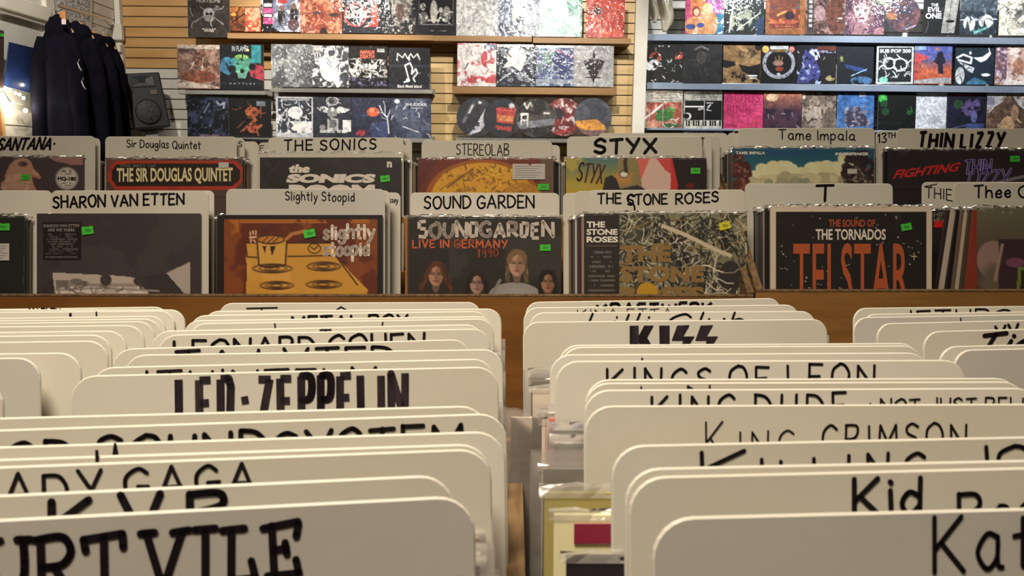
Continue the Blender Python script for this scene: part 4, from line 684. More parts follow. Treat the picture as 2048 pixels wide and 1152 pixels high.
RB = [
 (1290, 181, 1366, 181, 256, 'cream cover with red and green building blocks',
  [('f', (178, 174, 160)), ('r', .04, .3, .97, .97, (168, 86, 66)), ('nb', (150, 66, 60), 3, .5, .04, .3, .6, .6), ('r', .28, .5, .75, .8, (70, 120, 56)), ('r', .56, .42, .8, .56, (95, 145, 70)), ('r', .1, .8, .5, .95, (175, 110, 90)), ('nb', (205, 150, 125), 5, .54, .04, .3, .97, .97), ('r', .46, .86, .9, .96, (56, 110, 66)), ('l', [(.02, .72), (.3, .5), (.46, .36)], .05, (220, 220, 215)), ('m', 8, W_, .02, .12), ('l', [(.48, .3), (.48, .97)], .012, (205, 205, 200))],
  [PR('the best', .3, .6, .04, .05, (150, 40, 60), 0), PR('american liar of', .14, .66, .1, .05, (60, 50, 50), 0), PR('ending surviving and', .18, .78, .17, .05, (60, 50, 50), 0), PR('wirecracks', .34, .72, .235, .05, (60, 50, 50), 0)]),
 (1368, 181, 1445, 181, 257, 'cream cover with black-and-white piano keys',
  [('f', (176, 174, 162)), ('r', .03, .26, .99, .76, (20, 22, 20)), ('r', .03, .4, .52, .425, W_), ('r', .525, .26, .545, .97, W_), ('e', .1, .66, .1, .09, W_), ('e', .07, .66, .08, .07, BK), ('l', [(.4, .48), (.5, .46)], .06, (180, 180, 172)), ('l', [(.6, .32), (.75, .32)], .025, W_), ('l', [(.62, .42), (.7, .36), (.6, .5), (.72, .52)], .02, W_), ('r', .03, .77, .99, .97, (205, 204, 190))] + [('r', .06 + .062 * q, .77, .1 + .062 * q, .91, BK) for q in range(15) if q not in (2, 6, 9, 13)],
  [PR('the the', .44, .66, .025, .05, BK, .01), PR('american liar of', .26, .8, .085, .05, BK, .01), PR('ending surviving', .34, .86, .145, .05, BK, .01), PR('wirecracks', .44, .86, .2, .045, BK, .01)]),
 (1448, 184, 1527, 184, 262, 'plain magenta cover with embossed tone-on-tone title',
  [('f', (200, 28, 105)), ('n', (210, 48, 118), 4, .55), ('e', .8, .76, .08, .05, (190, 60, 80))],
  [PR('BORIS', .08, .92, .05, .2, (160, 18, 82), 0), PR('PINK', .08, .72, .32, .2, (160, 18, 82), 0)]),
 (1528, 184, 1604, 184, 257, 'sunset cover with orange sky over dark water',
  [('g', (195, 130, 90), (185, 80, 45), 0, .4), ('e', .22, .12, .14, .09, (235, 205, 170)), ('g', (190, 120, 80), (80, 50, 66), .0, .5), ('e', .22, .14, .16, .1, (230, 190, 150)), ('nb', (52, 40, 56), 5, .5, 0, .44, 1, 1), ('m', 6, (180, 170, 170), .018, .1, (0, .5, 1, 1))]),
 (1605, 184, 1673, 184, 257, 'brownish photo cover of two dim figures',
  [('f', (120, 104, 92)), ('n', (150, 134, 120), 5, .5), ('e', .36, .3, .14, .16, (158, 140, 124)), ('e', .34, .68, .26, .3, (165, 150, 134)), ('e', .8, .4, .1, .12, (155, 138, 122)), ('e', .8, .74, .15, .28, (110, 96, 84)), ('l', [(.3, .6), (.5, .78)], .06, (185, 172, 158)), ('n', (74, 62, 54), 7, .6), ('r', 0, .04, .1, .2, (200, 190, 175))]),
 (1675, 184, 1749, 184, 258, 'blue cover with huddled group of figures',
  [('f', (42, 100, 160)), ('n', (66, 120, 178), 3, .52), ('p', [(.2, .6), (.34, .4), (.4, .54), (.55, .36), (.66, .5), (.8, .66), (.92, .9), (.3, .95), (.24, .76)], (66, 62, 84)), ('nb', (130, 124, 140), 9, .5, .2, .38, .92, .94), ('r', .6, .02, .78, .12, (180, 188, 198)), ('m', 6, (200, 208, 218), .02, .07), ('x', .06, .02, .3, .07, 1, (20, 30, 60))]),
 (1757, 185, 1832, 185, 260, 'black cover with dim green circles and green seal',
  [('f', (16, 22, 20)), ('e', .12, .16, .12, .12, (40, 150, 50)), ('e', .12, .16, .08, .08, (60, 175, 70)), ('e', .2, .5, .1, .1, (26, 72, 40)), ('e', .16, .3, .1, .1, (24, 80, 46)), ('p', [(.76, .56), (.84, .3), (.96, .52), (.84, .6)], (34, 92, 52)), ('r', 0, .8, 1, .82, (36, 42, 44)), ('n', (14, 18, 18), 5, .62)]),
 (1833, 185, 1894, 185, 258, 'white cover with small circle and tiny print',
  [('f', (196, 200, 208)), ('n', (182, 186, 196), 3, .55), ('o', .48, .6, .19, .16, (168, 172, 182), .025), ('e', .48, .6, .02, .02, (130, 130, 140)), ('x', .46, .76, .98, .99, 5, (110, 112, 122)), ('r', .44, .75, .45, 1, (130, 132, 142))]),
 (1896, 185, 1973, 185, 259, 'dark blue-purple cover with red title bar',
  [('f', (34, 34, 62)), ('e', .6, .36, .26, .26, (92, 76, 128)), ('n', (26, 28, 44), 5, .5), ('e', .28, .3, .12, .12, (40, 78, 50)), ('r', .1, .02, .8, .09, (130, 34, 44)), ('e', .7, .62, .08, .16, (90, 100, 150)), ('nb', (20, 30, 36), 5, .44, .1, .5, .6, .8), ('r', .5, .8, .96, .96, (60, 80, 130)), ('l', [(0, .95), (.5, .84)], .02, (90, 100, 140))]),
 (1975, 186, 2053, 186, 259, 'white cover with brown rocky mass and pale figures',
  [('f', (178, 174, 178)), ('p', [(.0, .6), (.2, .35), (.4, .22), (.5, .05), (.66, .08), (.8, .3), (1, .45), (1, 1), (0, 1)], (98, 76, 62)), ('n', (130, 104, 84), 6, .55), ('e', .55, .8, .18, .2, (190, 150, 105)), ('e', .72, .5, .1, .2, (165, 130, 98)), ('m', 8, (205, 180, 145), .025, .15, (.3, .5, .9, .95)), ('r', 0, .1, .2, .3, (140, 135, 155))]),
]
row_of(RB, 'lower row of white right wall', 'covers on the right wall', YRC, 2)
RL = [
 (1288, 261, 1365, 261, 338, 'dark cover low on the wall with small green sticker', [('f', (38, 34, 34)), ('r', .74, 0, .96, .3, (110, 70, 52)), ('r', .54, .06, .64, .13, (60, 160, 70)), ('x', .2, .06, .5, .12, 1, (110, 100, 100)), ('n', (52, 46, 46), 4, .55)]),
 (1368, 260, 1443, 260, 337, 'pale blue cover low on the wall with lines of small print', [('f', (150, 165, 180)), ('x', .06, .02, .9, .2, 2, (70, 84, 110)), ('n', (168, 180, 194), 4, .55)]),
 (1446, 262, 1524, 262, 339, 'black cover low on the wall below the magenta one', [('f', (28, 26, 28)), ('n', (44, 40, 42), 4, .55)]),
]
row_of(RL, 'lowest row', 'covers on the right wall', YRC, 0)
for j in range(3):
    x = 500 + 90 * j

# bundled translucent bags hanging top right
HG = pmat('beige_wrapped_fabric', (.42, .36, .24), .3, coat=.8, coat_r=.12, bump=(30, 1, .01), noise=((.66, .60, .46), 14, 4, (1, 1, .4)))
for j, (px, bot, hw_, lab) in enumerate([(1307, 46, 11, 'left-hand beige wrapped bundle hanging beside the white post'), (1331, 64, 15, 'right-hand longer beige wrapped bundle hanging near the white post')]):
    Yh = YRC - .03; a = at_Y(px, -60, Yh); b = at_Y(px, bot, Yh)
    bm = bmesh.new(); n = 22; m_ = 18; rings = []
    rs = random.Random(j)
    for i in range(n + 1):
        t = i / n; c = a.lerp(b, t); R = (hw_ / F * 6.5) * (.55 + .45 * math.sin(PI * min(1, t * 1.1)) ** .6 if t < .9 else .55 - (t - .9) * 3)
        R = max(R, .006)
        rings.append([bm.verts.new((c.x + math.cos(2 * PI * k / m_) * R * (1 + .25 * math.sin(3 * k + 4 * t + j)) + .012 * math.sin(9 * t + j), c.y + math.sin(2 * PI * k / m_) * R * .45 * (1 + .25 * math.cos(5 * k + 7 * t)), c.z)) for k in range(m_)])
    for i in range(n):
        for k in range(m_): bm.faces.new((rings[i][k], rings[i][(k + 1) % m_], rings[i + 1][(k + 1) % m_], rings[i + 1][k]))
    bm.faces.new(rings[-1]); bm.faces.new(rings[0][::-1])
    o = bmesh_obj('hanging_bundle', bm, HG, smooth=True); tag(o, lab, 'wrapped bundle', 'bundles hanging at top right')
    bm = bmesh.new(); add_tube(bm, [(a.x, a.y, a.z - .01), (a.x, a.y, a.z + .03), (a.x, YR - .002, a.z + .05)], .003, 6); bmesh_obj('hook', bm, pmat('hook_steel', (.5, .5, .5), .3, metal=1), o)

# ------------------------------------------------------------------ speaker on the back wall
BLKP = pmat('black_textured_plastic', (.011, .012, .014), .5, bump=(180, .4, .002), coat=.15, coat_r=.35)
GRIL = pmat('speaker_grille_metal', (.05, .052, .056), .4, metal=.4)
sp0 = at_Y(247, 147, 6.05); sp1 = at_Y(312, 147, 6.05); spb = at_Y(250, 258, 6.05)
W0 = sp1.x - sp0.x; H0 = sp0.z - spb.z
fr = Frame(at_Y(247, 147, 5.96), at_Y(313, 144, 6.07), math.radians(3)); W0 = fr.w; t = bpy.data.objects.new('loudspeaker', None); COL.objects.link(t); t.matrix_world = fr.mat()
tag(t, 'black two-way loudspeaker on a wall bracket beside the black hoodies', 'speaker')
bm = bmesh.new(); add_box(bm, (0, 0, -H0), (W0 + .02, .22, 0), .012)
for v in bm.verts:
    if v.co.z < -H0 / 2: v.co.x += (.012 if v.co.x > W0 / 2 else 0)
    if v.co.y > .1: v.co.x = W0 / 2 + (v.co.x - W0 / 2) * .5
bmesh_obj('cabinet', bm, BLKP, t)
cx, cz, R = W0 * .53, -H0 * .70, W0 * .40
bm = bmesh.new()
def ring(bm, cx, cz, r0_, r1_, y0, y1, n=40):
    A = [[bm.verts.new((cx + math.cos(2 * PI * k / n) * r, y, cz + math.sin(2 * PI * k / n) * r)) for k in range(n)] for (r, y) in ((r1_, y1), (r1_, y0), (r0_, y0), (r0_, y1))]
    for i in range(3):
        for k in range(n): bm.faces.new((A[i][k], A[i][(k + 1) % n], A[i + 1][(k + 1) % n], A[i + 1][k]))
ring(bm, cx, cz, R * .90, R, -.012, 0.0); bmesh_obj('woofer_ring', bm, pmat('woofer_ring_rubber', (.004, .004, .005), .3, coat=.5), t)
bm = bmesh.new(); n = 36; prev = None
for i in range(7):
    r = R * .9 * i / 6 + .0005; y = -.011 - .012 * (1 - (i / 6) ** 2)
    cur = [bm.verts.new((cx + math.cos(2 * PI * k / n) * r, y, cz + math.sin(2 * PI * k / n) * r)) for k in range(n)]
    if prev:
        for k in range(n): bm.faces.new((prev[k], prev[(k + 1) % n], cur[(k + 1) % n], cur[k]))
    prev = cur
gm = pmat('perforated_grille', (.06, .062, .066), .6, spec=.3)
nt = gm.node_tree; vt = nt.nodes.new('ShaderNodeTexVoronoi'); vt.inputs['Scale'].default_value = 95; tc = nt.nodes.new('ShaderNodeTexCoord'); nt.links.new(tc.outputs['Object'], vt.inputs['Vector'])
rp = nt.nodes.new('ShaderNodeValToRGB'); rp.color_ramp.elements[0].position = .32; rp.color_ramp.elements[1].position = .42; rp.color_ramp.elements[0].color = (.006, .006, .007, 1); rp.color_ramp.elements[1].color = (.055, .058, .064, 1)
nt.links.new(vt.outputs['Distance'], rp.inputs[0]); nt.links.new(rp.outputs[0], nt.nodes['Principled BSDF'].inputs['Base Color'])
bmesh_obj('grille', bm, gm, t, smooth=True)
bm = bmesh.new()  # horn: flared rectangular mouth
hx0, hx1, hz0, hz1 = W0 * .17, W0 * .86, -H0 * .24, -H0 * .06
A = [[bm.verts.new(p) for p in q] for q in (
    [(hx0 - .008, -.004, hz0 - .008), (hx1 + .008, -.004, hz0 - .008), (hx1 + .008, -.004, hz1 + .008), (hx0 - .008, -.004, hz1 + .008)],
    [(hx0, -.007, hz0), (hx1, -.007, hz0), (hx1, -.007, hz1), (hx0, -.007, hz1)],
    [((hx0 + hx1) / 2 - .022, .0, (hz0 + hz1) / 2 - .012), ((hx0 + hx1) / 2 + .022, .0, (hz0 + hz1) / 2 - .012), ((hx0 + hx1) / 2 + .022, 0, (hz0 + hz1) / 2 + .012), ((hx0 + hx1) / 2 - .022, 0, (hz0 + hz1) / 2 + .012)])]
for i in range(2):
    for k in range(4): bm.faces.new((A[i][k], A[i][(k + 1) % 4], A[i + 1][(k + 1) % 4], A[i + 1][k]))
bm.faces.new(A[2]); bmesh_obj('horn', bm, pmat('horn_plastic', (.045, .046, .05), .35), t)
bm = bmesh.new(); add_box(bm, (W0 * .66, -.003, -H0 * .40), (W0 * .93, 0, -H0 * .30), .002); pl_ = bmesh_obj('badge', bm, cmat((60, 58, 52), 1, .4), t)
for q in range(3):
    bm = bmesh.new(); add_box(bm, (W0 * .7, -.0036, -H0 * (.385 - .027 * q)), (W0 * .9, -.003, -H0 * (.375 - .027 * q))); bmesh_obj('badge_line', bm, cmat((150, 140, 110), 1, .4), t)
bm = bmesh.new(); add_tube(bm, [(W0 * .14, -.003, -H0 * .33), (W0 * .14, .003, -H0 * .33)], .014, 20); bmesh_obj('port', bm, DARK, t)
bm = bmesh.new(); add_box(bm, (W0 * .35, .08, -H0 - .06), (W0 * .75, .1, -H0 + .02)); add_box(bm, (W0 * .3, .08, -H0 - .02), (W0 * .95, .34, -H0 - .012)); bmesh_obj('bracket', bm, cmat((150, 150, 150), 1, .4), t)

# ------------------------------------------------------------------ hoodies on a rail against the left wall
CLOTH = pmat('black_sweatshirt_cloth', (.0045, .0045, .008), 1.0, spec=.04, noise=((.007, .007, .012), 8, 4))
CHRM = pmat('chrome_rail', (.62, .62, .6), .25, metal=1)
pr0 = at_D(118, 12, 4.85); pr1 = at_D(222, 41, 6.0)
rail = bpy.data.objects.new('garment_rail', None); COL.objects.link(rail); rail.location = pr1; tag(rail, 'chrome garment rail on the left wall holding black hoodies', 'rail')
bm = bmesh.new(); add_tube(bm, [Vector((0, 0, 0)), pr0 - pr1], .011, 12); bmesh_obj('tube', bm, CHRM, rail)
for t_ in (.03, .6): 
    p = (pr0 - pr1) * t_; bm = bmesh.new(); add_tube(bm, [p, Vector((XL - pr1.x + .0, p.y, p.z))], .007, 8); bmesh_obj('rail_bracket', bm, CHRM, rail)
WOODHG = pmat('wooden_hanger', (.42, .2, .07), .45)
def hoodie(cx, ty, hwp, dep, seed, label, bot=330):
    m = dep / F; C0 = at_D(cx, ty, dep); t = bpy.data.objects.new('hoodie', None); COL.objects.link(t); t.location = C0
    tag(t, label, 'hoodie', 'black hoodies on the rail')
    H = (bot - ty) * m * 1.0; hw = hwp * m; rs = random.Random(seed); bm = bmesh.new(); n = 56; NR = 34; rings = []
    for i in range(NR + 1):
        q = i / NR; z = -q * H
        if q < .10: s = .30 + .30 * math.sin(q / .10 * PI / 2); dp = .07      # hood
        elif q < .20: s = .60 + .32 * ((q - .10) / .10) ** .8; dp = .075
        else: s = .92 + .06 * math.sin((q - .2) * 3.2); dp = .08 + .02 * q
        ring_ = []
        for k in range(n):
            a = 2 * PI * k / n
            fold = 1 + (.03 + .035 * q) * math.sin(7 * a + seed + 2 * q) + .015 * math.sin(13 * a + seed * 3 + 5 * q)
            ring_.append(bm.verts.new((math.copysign(abs(math.cos(a)) ** .8, math.cos(a)) * hw * s * fold, math.sin(a) * dp * fold, z)))
        rings.append(ring_)
    for i in range(NR):
        for k in range(n): bm.faces.new((rings[i][k], rings[i][(k + 1) % n], rings[i + 1][(k + 1) % n], rings[i + 1][k]))
    bm.faces.new(rings[0][::-1]); bm.faces.new(rings[-1]); bmesh_obj('body', bm, CLOTH, t, smooth=True)
    for sgn in (-1, 1):
        bm = bmesh.new(); pts = []; rad = []
        for i in range(16):
            q = i / 15; pts.append((sgn * hw * (.72 + .30 * math.sin(q * 1.5)), -.05 - .03 * q, -H * (.13 + .80 * q))); rad.append((.055 + .004 * math.sin(q * 14 + seed)) * (1 - .25 * q) * min(1, .35 + 3.2 * q))
        add_tube(bm, pts, rad, 14); bmesh_obj('sleeve', bm, CLOTH, t, smooth=True)
    bm = bmesh.new()   # hood lying over the shoulders
    bmesh.ops.create_uvsphere(bm, u_segments=20, v_segments=12, radius=1)
    for v in bm.verts: v.co = Vector((v.co.x * hw * .58, v.co.y * .085 - .01, v.co.z * .075 - .07 + .02 * math.sin(v.co.x * 5 + seed)))
    bmesh_obj('hood', bm, CLOTH, t, smooth=True)
    bm = bmesh.new(); p0 = Vector((0, 0, -.02)); add_tube(bm, [p0, (0, 0, .035), (.008, 0, .05), (.02, 0, .055), (.028, 0, .045)], .0028, 6); bmesh_obj('hanger_hook', bm, CHRM, t)
    bm = bmesh.new()
    for k_ in (-1, 1): add_tube(bm, [(0, 0, .012), (k_ * hw * .35, 0, -.03), (k_ * hw * .62, 0, -.085)], [.014, .011, .009], 8)
    bmesh_obj('hanger', bm, WOODHG, t)
    return t
hoodie(118, 37, 42, 4.9, 1, 'nearest black hoodie, leftmost on the rail, under a wooden hanger neck')
hd2 = hoodie(158, 50, 44, 5.15, 2, 'second black hoodie from the left on the chrome rail')
hoodie(186, 68, 44, 5.4, 3, 'third black hoodie from the left, behind the loose drawstrings')
hoodie(207, 74, 38, 5.65, 4, 'farthest black hoodie on the rail, closest to the loudspeaker')
for (px, py) in ((159, 126), (167, 163)):
    p = at_D(px, py, 4.78)
    bm = bmesh.new(); add_tube(bm, [p + Vector((.0, 0, .02)), p + Vector((-.008, -.006, 0)), p + Vector((.004, -.01, -.03)), p + Vector((.012, -.004, -.045))], .003, 6)
    o = bmesh_obj('drawstring', bm, cmat((150, 150, 155), 1, .4), hd2); o.matrix_parent_inverse = Matrix.Translation(-hd2.location)
# price tag and orange hanger neck
p = at_D(125, 34, 4.86); bm = bmesh.new(); add_box(bm, (p.x - .02, p.y, p.z - .03), (p.x + .018, p.y + .012, p.z + .035), .006); o = bmesh_obj('hanger_neck', bm, pmat('orange_wood', (.5, .2, .05), .5)); tag(o, 'orange wooden hanger neck poking above the nearest hoodie', 'hanger')
p = at_D(127, 43, 4.8); bm = bmesh.new(); add_box(bm, (-.012, 0, -.016), (.014, .002, .014), 0); o = bmesh_obj('price_tag', bm, cmat((210, 190, 190), 1, .6)); o.location = p; tag(o, 'small pinkish price tag beside the orange hanger neck', 'tag')

# ------------------------------------------------------------------ handwritten notice, posters, fairy lights on the left wall
def wallpt(px, py, off=0):
    d = ray(px, py); t_ = (XL + off - CAMP.x) / d.x; return CAMP + d * t_
PAP = cmat((212, 208, 204), .9, .7)
def wall_sheet(name, pts, off, mat, th=.003):
    P = [wallpt(*q, off) for q in pts]; Q = [p + Vector((-th, 0, 0)) for p in P]; n = len(P)
    c = sum(P, Vector()) / n
    me = pyd(name, [p - c for p in P + Q], [list(range(n)), list(range(2 * n - 1, n - 1, -1))] + [(i, i + n, (i + 1) % n + n, (i + 1) % n) for i in range(n)])
    o = link(name, me, mat); o.location = c; return o, c
o, c = wall_sheet('handwritten_notice', [(117, -45), (186, -22), (183, 66), (118, 62)], .016, PAP)
tag(o, 'white paper notice covered in black pen writing above the hoodies', 'notice')
words = ['WE WOULD', 'LIKE TO SEE', 'YOUR BAGS', 'PLEASE LEAVE', 'THEM AT THE', 'COUNTER', 'THANK YOU']
p0 = wallpt(119, -40, .0168); p1 = wallpt(184, -19, .0168); p2 = wallpt(119, 60, .0168)
vsA, fsA = [], []
for q, wd_ in enumerate(words):
    st, wdt = strokes(wd_, GL, .2, .05, q)
    ey = (p2 - p0) / 7.2; org = p0 + ey * (q + .85) + (p1 - p0) * .04; ex = (p1 - p0) * .9 / wdt * min(1, len(wd_) / 11 + .2); up_ = -ey * .7
    st2 = [[(a * ex.length, b * up_.length) for a, b in s] for s in st]; exn = ex.normalized(); upn = up_.normalized()
    vs, fs = ribbon(st2, .0042, 0); b0 = len(vsA)
    vsA += [org + exn * v[0] + upn * v[2] - c for v in vs]; fsA += [[i + b0 for i in f] for f in fs]
link('lettering', pyd('lettering', vsA, fsA), cmat((70, 68, 90), 1, .6), o)
BLUE = pmat('deep_blue_print', (.022, .050, .19), .4, coat=.5, coat_r=.15, noise=((.010, .018, .06), 2.6, 4))
o, c = wall_sheet('blue_poster', [(19, 84), (77, 98), (67, 187), (8, 172)], .06, BLUE, .006); tag(o, 'tilted deep blue cover hanging on the left wall over fairy lights', 'poster')
o, c = wall_sheet('dark_poster', [(-60, 40), (8, 62), (8, 176), (-60, 180)], .10, pmat('dark_print', (.02, .018, .022), .4, coat=.4, noise=((.07, .035, .03), 4, 4)), .006); tag(o, 'dark cover cut by the left edge of the photo', 'poster')
o2, c2 = wall_sheet('sticker', [(1, 66), (8, 68), (8, 74), (1, 73)], .106, cmat((60, 190, 60), .8), .001); o2.name = 'price_sticker'; o2.parent = o; o2.location = c2 - c
# fairy lights
WIRE = pmat('dark_wire', (.03, .04, .03), .6)
bulbs = [(10, 176), (20, 180), (30, 186), (39, 189), (64, 170), (67, 203), (51, 221), (1, 201), (26, 205), (47, 196)]
t = bpy.data.objects.new('fairy_lights', None); COL.objects.link(t); t.location = wallpt(40, 195, .08); tag(t, 'string of warm white fairy lights below the blue cover', 'string lights')
BULB = pmat('lit_bulb', (1, .9, .7), .3, emit=((1.0, .86, .62), 26))
bm = bmesh.new(); wp = [wallpt(x, y, .085) - t.location for x, y in ((-10, 190), (8, 182), (18, 200), (24, 205), (36, 207), (46, 209), (52, 200), (56, 190), (50, 196), (58, 200), (66, 203), (58, 214), (51, 221))]
add_tube(bm, wp, .0035, 6); bmesh_obj('wire', bm, WIRE, t)
for bx, by in bulbs:
    bm = bmesh.new(); bmesh.ops.create_uvsphere(bm, u_segments=12, v_segments=8, radius=.0095 if by < 215 else .0125); o = bmesh_obj('bulb', bm, BULB, t, smooth=True); o.location = wallpt(bx, by, .09) - t.location
for j, (bx, by, e) in enumerate(((25, 186, 2.2), (55, 214, 1.2))):
    l = bpy.data.lights.new('bulb_glow', 'POINT'); l.energy = e; l.color = (1, .86, .66); l.shadow_soft_size = .02; o = bpy.data.objects.new('bulb_glow', l); COL.objects.link(o); o.parent = t; o.location = wallpt(bx, by, .12) - t.location
# wooden shelf unit end at the far left
A_ = wallpt(0, 190, .10); Bt = wallpt(21, 184, .10)
t = bpy.data.objects.new('wooden_shelf_unit', None); COL.objects.link(t); t.location = (XL, A_.y - .5, 0); tag(t, 'orange wooden shelf unit at the left edge below the fairy lights', 'shelf unit')
OW = pmat('orange_stained_wood', (.50, .20, .055), .5, noise=((.40, .15, .04), 5, 4, (1, 1, 6)), coat=.2); OE = pmat('light_wood_edge', (.66, .42, .2), .5)
dy = Bt.y - (A_.y - .5); zt = Bt.z
bm = bmesh.new(); add_box(bm, (.022, 0, 0), (.05, dy - .03, zt), .002); bmesh_obj('side_panel', bm, OW, t)
bm = bmesh.new(); add_box(bm, (.02, dy - .03, 0), (.052, dy, zt), .002); bmesh_obj('edge_strip', bm, OE, t)
for q in range(4):
    bm = bmesh.new(); add_box(bm, (.05, 0, .2 + .3 * q), (.28, dy, .225 + .3 * q), .002); bmesh_obj('shelf', bm, OW, t)

# ================================================================== CARDS AND RECORDS
LEAN = math.radians(9)
def card_poly(w, h, r):
    p = [(0, -h)]
    for k in range(7):
        a = PI - k * PI / 12; p.append((r + math.cos(a) * r, -r + math.sin(a) * r))
    for k in range(7):
        a = PI / 2 - k * PI / 12; p.append((w - r + math.cos(a) * r, -r + math.sin(a) * r))
    p.append((w, -h)); return p[::-1]
def divider(fr, label, mat=CARD, h=.335, r=.015, w=.305, group=None, th=.0019):
    e = .0008; A0 = card_poly(w, h, r); A1 = [(e + x, z - e) for x, z in card_poly(w - 2 * e, h - e, r - e)]; n = len(A0)
    vs = [(x, 0, z) for x, z in A1] + [(x, .0008, z) for x, z in A0] + [(x, th, z) for x, z in A0]
    fs = [list(range(n)), list(range(3 * n - 1, 2 * n - 1, -1))]
    for b in (0, n): fs += [(b + i, b + i + n, b + (i + 1) % n + n, b + (i + 1) % n) for i in range(n)]
    m_ = pyd('divider_card', vs, fs); me = link('divider_card', m_, [mat, CARDE], None, fr.mat())
    for i, p in enumerate(m_.polygons): p.material_index = 1 if i > 1 else 0
    tag(me, label, 'divider card', group); return me
def solve_both(Lp, Rp, wc=.305):
    a, b = ray(*Lp), ray(*Rp); w1 = (a * (-1 / a.z) - b * (-1 / b.z)).length; h = wc / w1
    return Frame(CAMP + a * (-h / a.z), CAMP + b * (-h / b.z), LEAN, wc)
def hh(Y): return .148 + .028 * (Y - .57)
def solve_one(P, Q, side, wc=.305):
    """P = known corner pixel, Q = another pixel on the top edge"""
    h = .15
    for _ in range(6):
        a = ray(*P); A = CAMP + a * (-h / a.z); h = hh(A.y) + (.003 if P[0] < 1024 else -.001)
    b = ray(*Q); B = CAMP + b * (-h / b.z); d = (B - A).normalized()
    if side == 'L': return Frame(A, A + d * wc, LEAN, wc)
    return Frame(A + d * wc, A, LEAN, wc)

PALETTE = [(40, 36, 40), (150, 140, 125), (70, 40, 34), (60, 66, 78), (170, 160, 145), (92, 84, 74), (30, 28, 32), (120, 96, 70), (84, 30, 34), (140, 138, 132), (52, 60, 56), (165, 150, 120)]
LASTREC = [None]
CN = ['near-black', 'beige', 'dark red-brown', 'slate blue', 'cream', 'taupe', 'black', 'tan', 'dark red', 'light grey', 'dark green', 'sand']
def lip(parent, w, seed, h=.0055, mat=None, x0=-.003, x1=None):
    rs = random.Random(seed); n = 44; x1 = x1 or w + .003; vs = []; fs = []
    ph = [rs.uniform(0, 6) for _ in range(4)]
    for i in range(n + 1):
        x = x0 + (x1 - x0) * i / n; wy = .0014 * math.sin(i * .9 + ph[0]) + .001 * math.sin(i * 2.3 + ph[1]); top = h * (.75 + .25 * math.sin(i * .35 + ph[2]) + .12 * math.sin(i * 1.7 + ph[3]))
        vs += [(x, -.0008, -.003), (x, .0005 + wy, top * .6), (x, .002 + wy * 1.4, top), (x, .0036 + wy, top * .55), (x, .0046, -.003)]
    for i in range(n):
        for k in range(4): a = i * 5 + k; fs.append((a, a + 1, a + 6, a + 5))
    return link('sleeve_lip', pyd('sleeve_lip', vs, fs), mat or LIP, parent)
def record(fr, col, label, group=None, gain=1.9, w=.315, h=.315, th=.0042, lipon=True, seed=1, name='record'):
    bm = bmesh.new(); add_box(bm, (0, 0, -h), (w, th, 0), .0006)
    o = bmesh_obj(name, bm, cmat(col, gain, .42, .3, 'jacket'), None, fr.mat()); tag(o, label, 'record', group)
    if lipon: lip(o, w, seed)
    LASTREC[0] = o
    return o
def clear_sleeve(o, w, h, th=.0042, mat=None, e=.005):
    y0, y1, zt, zb = -.0024, th + .0012, e * 1.4, -h - .001
    vs = [(-e, y0, zb), (w + e, y0, zb), (w + e, y0, zt), (-e, y0, zt), (-e, y1, zb), (w + e, y1, zb), (w + e, y1, zt), (-e, y1, zt)]
    return link('clear_sleeve', pyd('clear_sleeve', vs, [(0, 1, 2, 3), (5, 4, 7, 6), (1, 5, 6, 2), (4, 0, 3, 7)]), mat or SLEEVE, o)
GREEN = pmat('green_price_sticker', (.07, .62, .05), .5); STKW = pmat('white_price_sticker', (.62, .60, .56), .5); STKY = pmat('yellow_price_sticker', (.75, .70, .03), .5)
STKT = pmat('sticker_print', (.02, .12, .03), .6)
def sticker(o, fr, x0, y0, x1, y1, mat=GREEN, rot=0, y=-.0026):
    a = fr.loc(x0, y0); b = fr.loc(x1, y1); cx, cz = (a[0] + b[0]) / 2, (a[1] + b[1]) / 2; w, h = abs(b[0] - a[0]), abs(a[1] - b[1])
    c, s = math.cos(rot), math.sin(rot)
    def P(u, v): return (cx + u * c - v * s, y, cz + u * s + v * c)
    vs = []; pts = [(-w / 2, -h / 2), (w / 2, -h / 2), (w / 2, h / 2), (w * .1, h / 2), (w * .04, h * .38), (-w * .02, h / 2), (-w / 2, h / 2)]
    me = pyd('price_sticker', [P(*p) for p in pts] + [Vector(P(*p)) + Vector((0, .0004, 0)) for p in pts], [list(range(7)), list(range(13, 6, -1))] + [(i, i + 7, (i + 1) % 7 + 7, (i + 1) % 7) for i in range(7)])
    k = link('price_sticker', me, mat, o)
    if mat is STKW:
        if w > .03:
            pl_ = [[(cx - w * .42, cz + h * (.34 - .14 * i)), (cx + w * (.40 - .1 * (i % 3)), cz + h * (.34 - .14 * i))] for i in range(6)]
            vs, fs = ribbon(pl_, h * .035, y - .0002); link('sticker_print', pyd('sticker_print', vs, fs), cmat((120, 110, 105), 1.6), k)
        return k
    vs, fs = ribbon([[(cx - w * .16, cz - h * .18), (cx - w * .16, cz + h * .12), (cx - w * .02, cz + h * .12), (cx - w * .02, cz - h * .18)], [(cx + w * .08, cz - h * .18), (cx + w * .08, cz + h * .14)], [(cx + w * .2, cz - h * .18), (cx + w * .2, cz + h * .1), (cx + w * .3, cz + h * .1)]], h * .08, y - .0002)
    link('sticker_print', pyd('sticker_print', vs, fs), STKT, k)
    return k

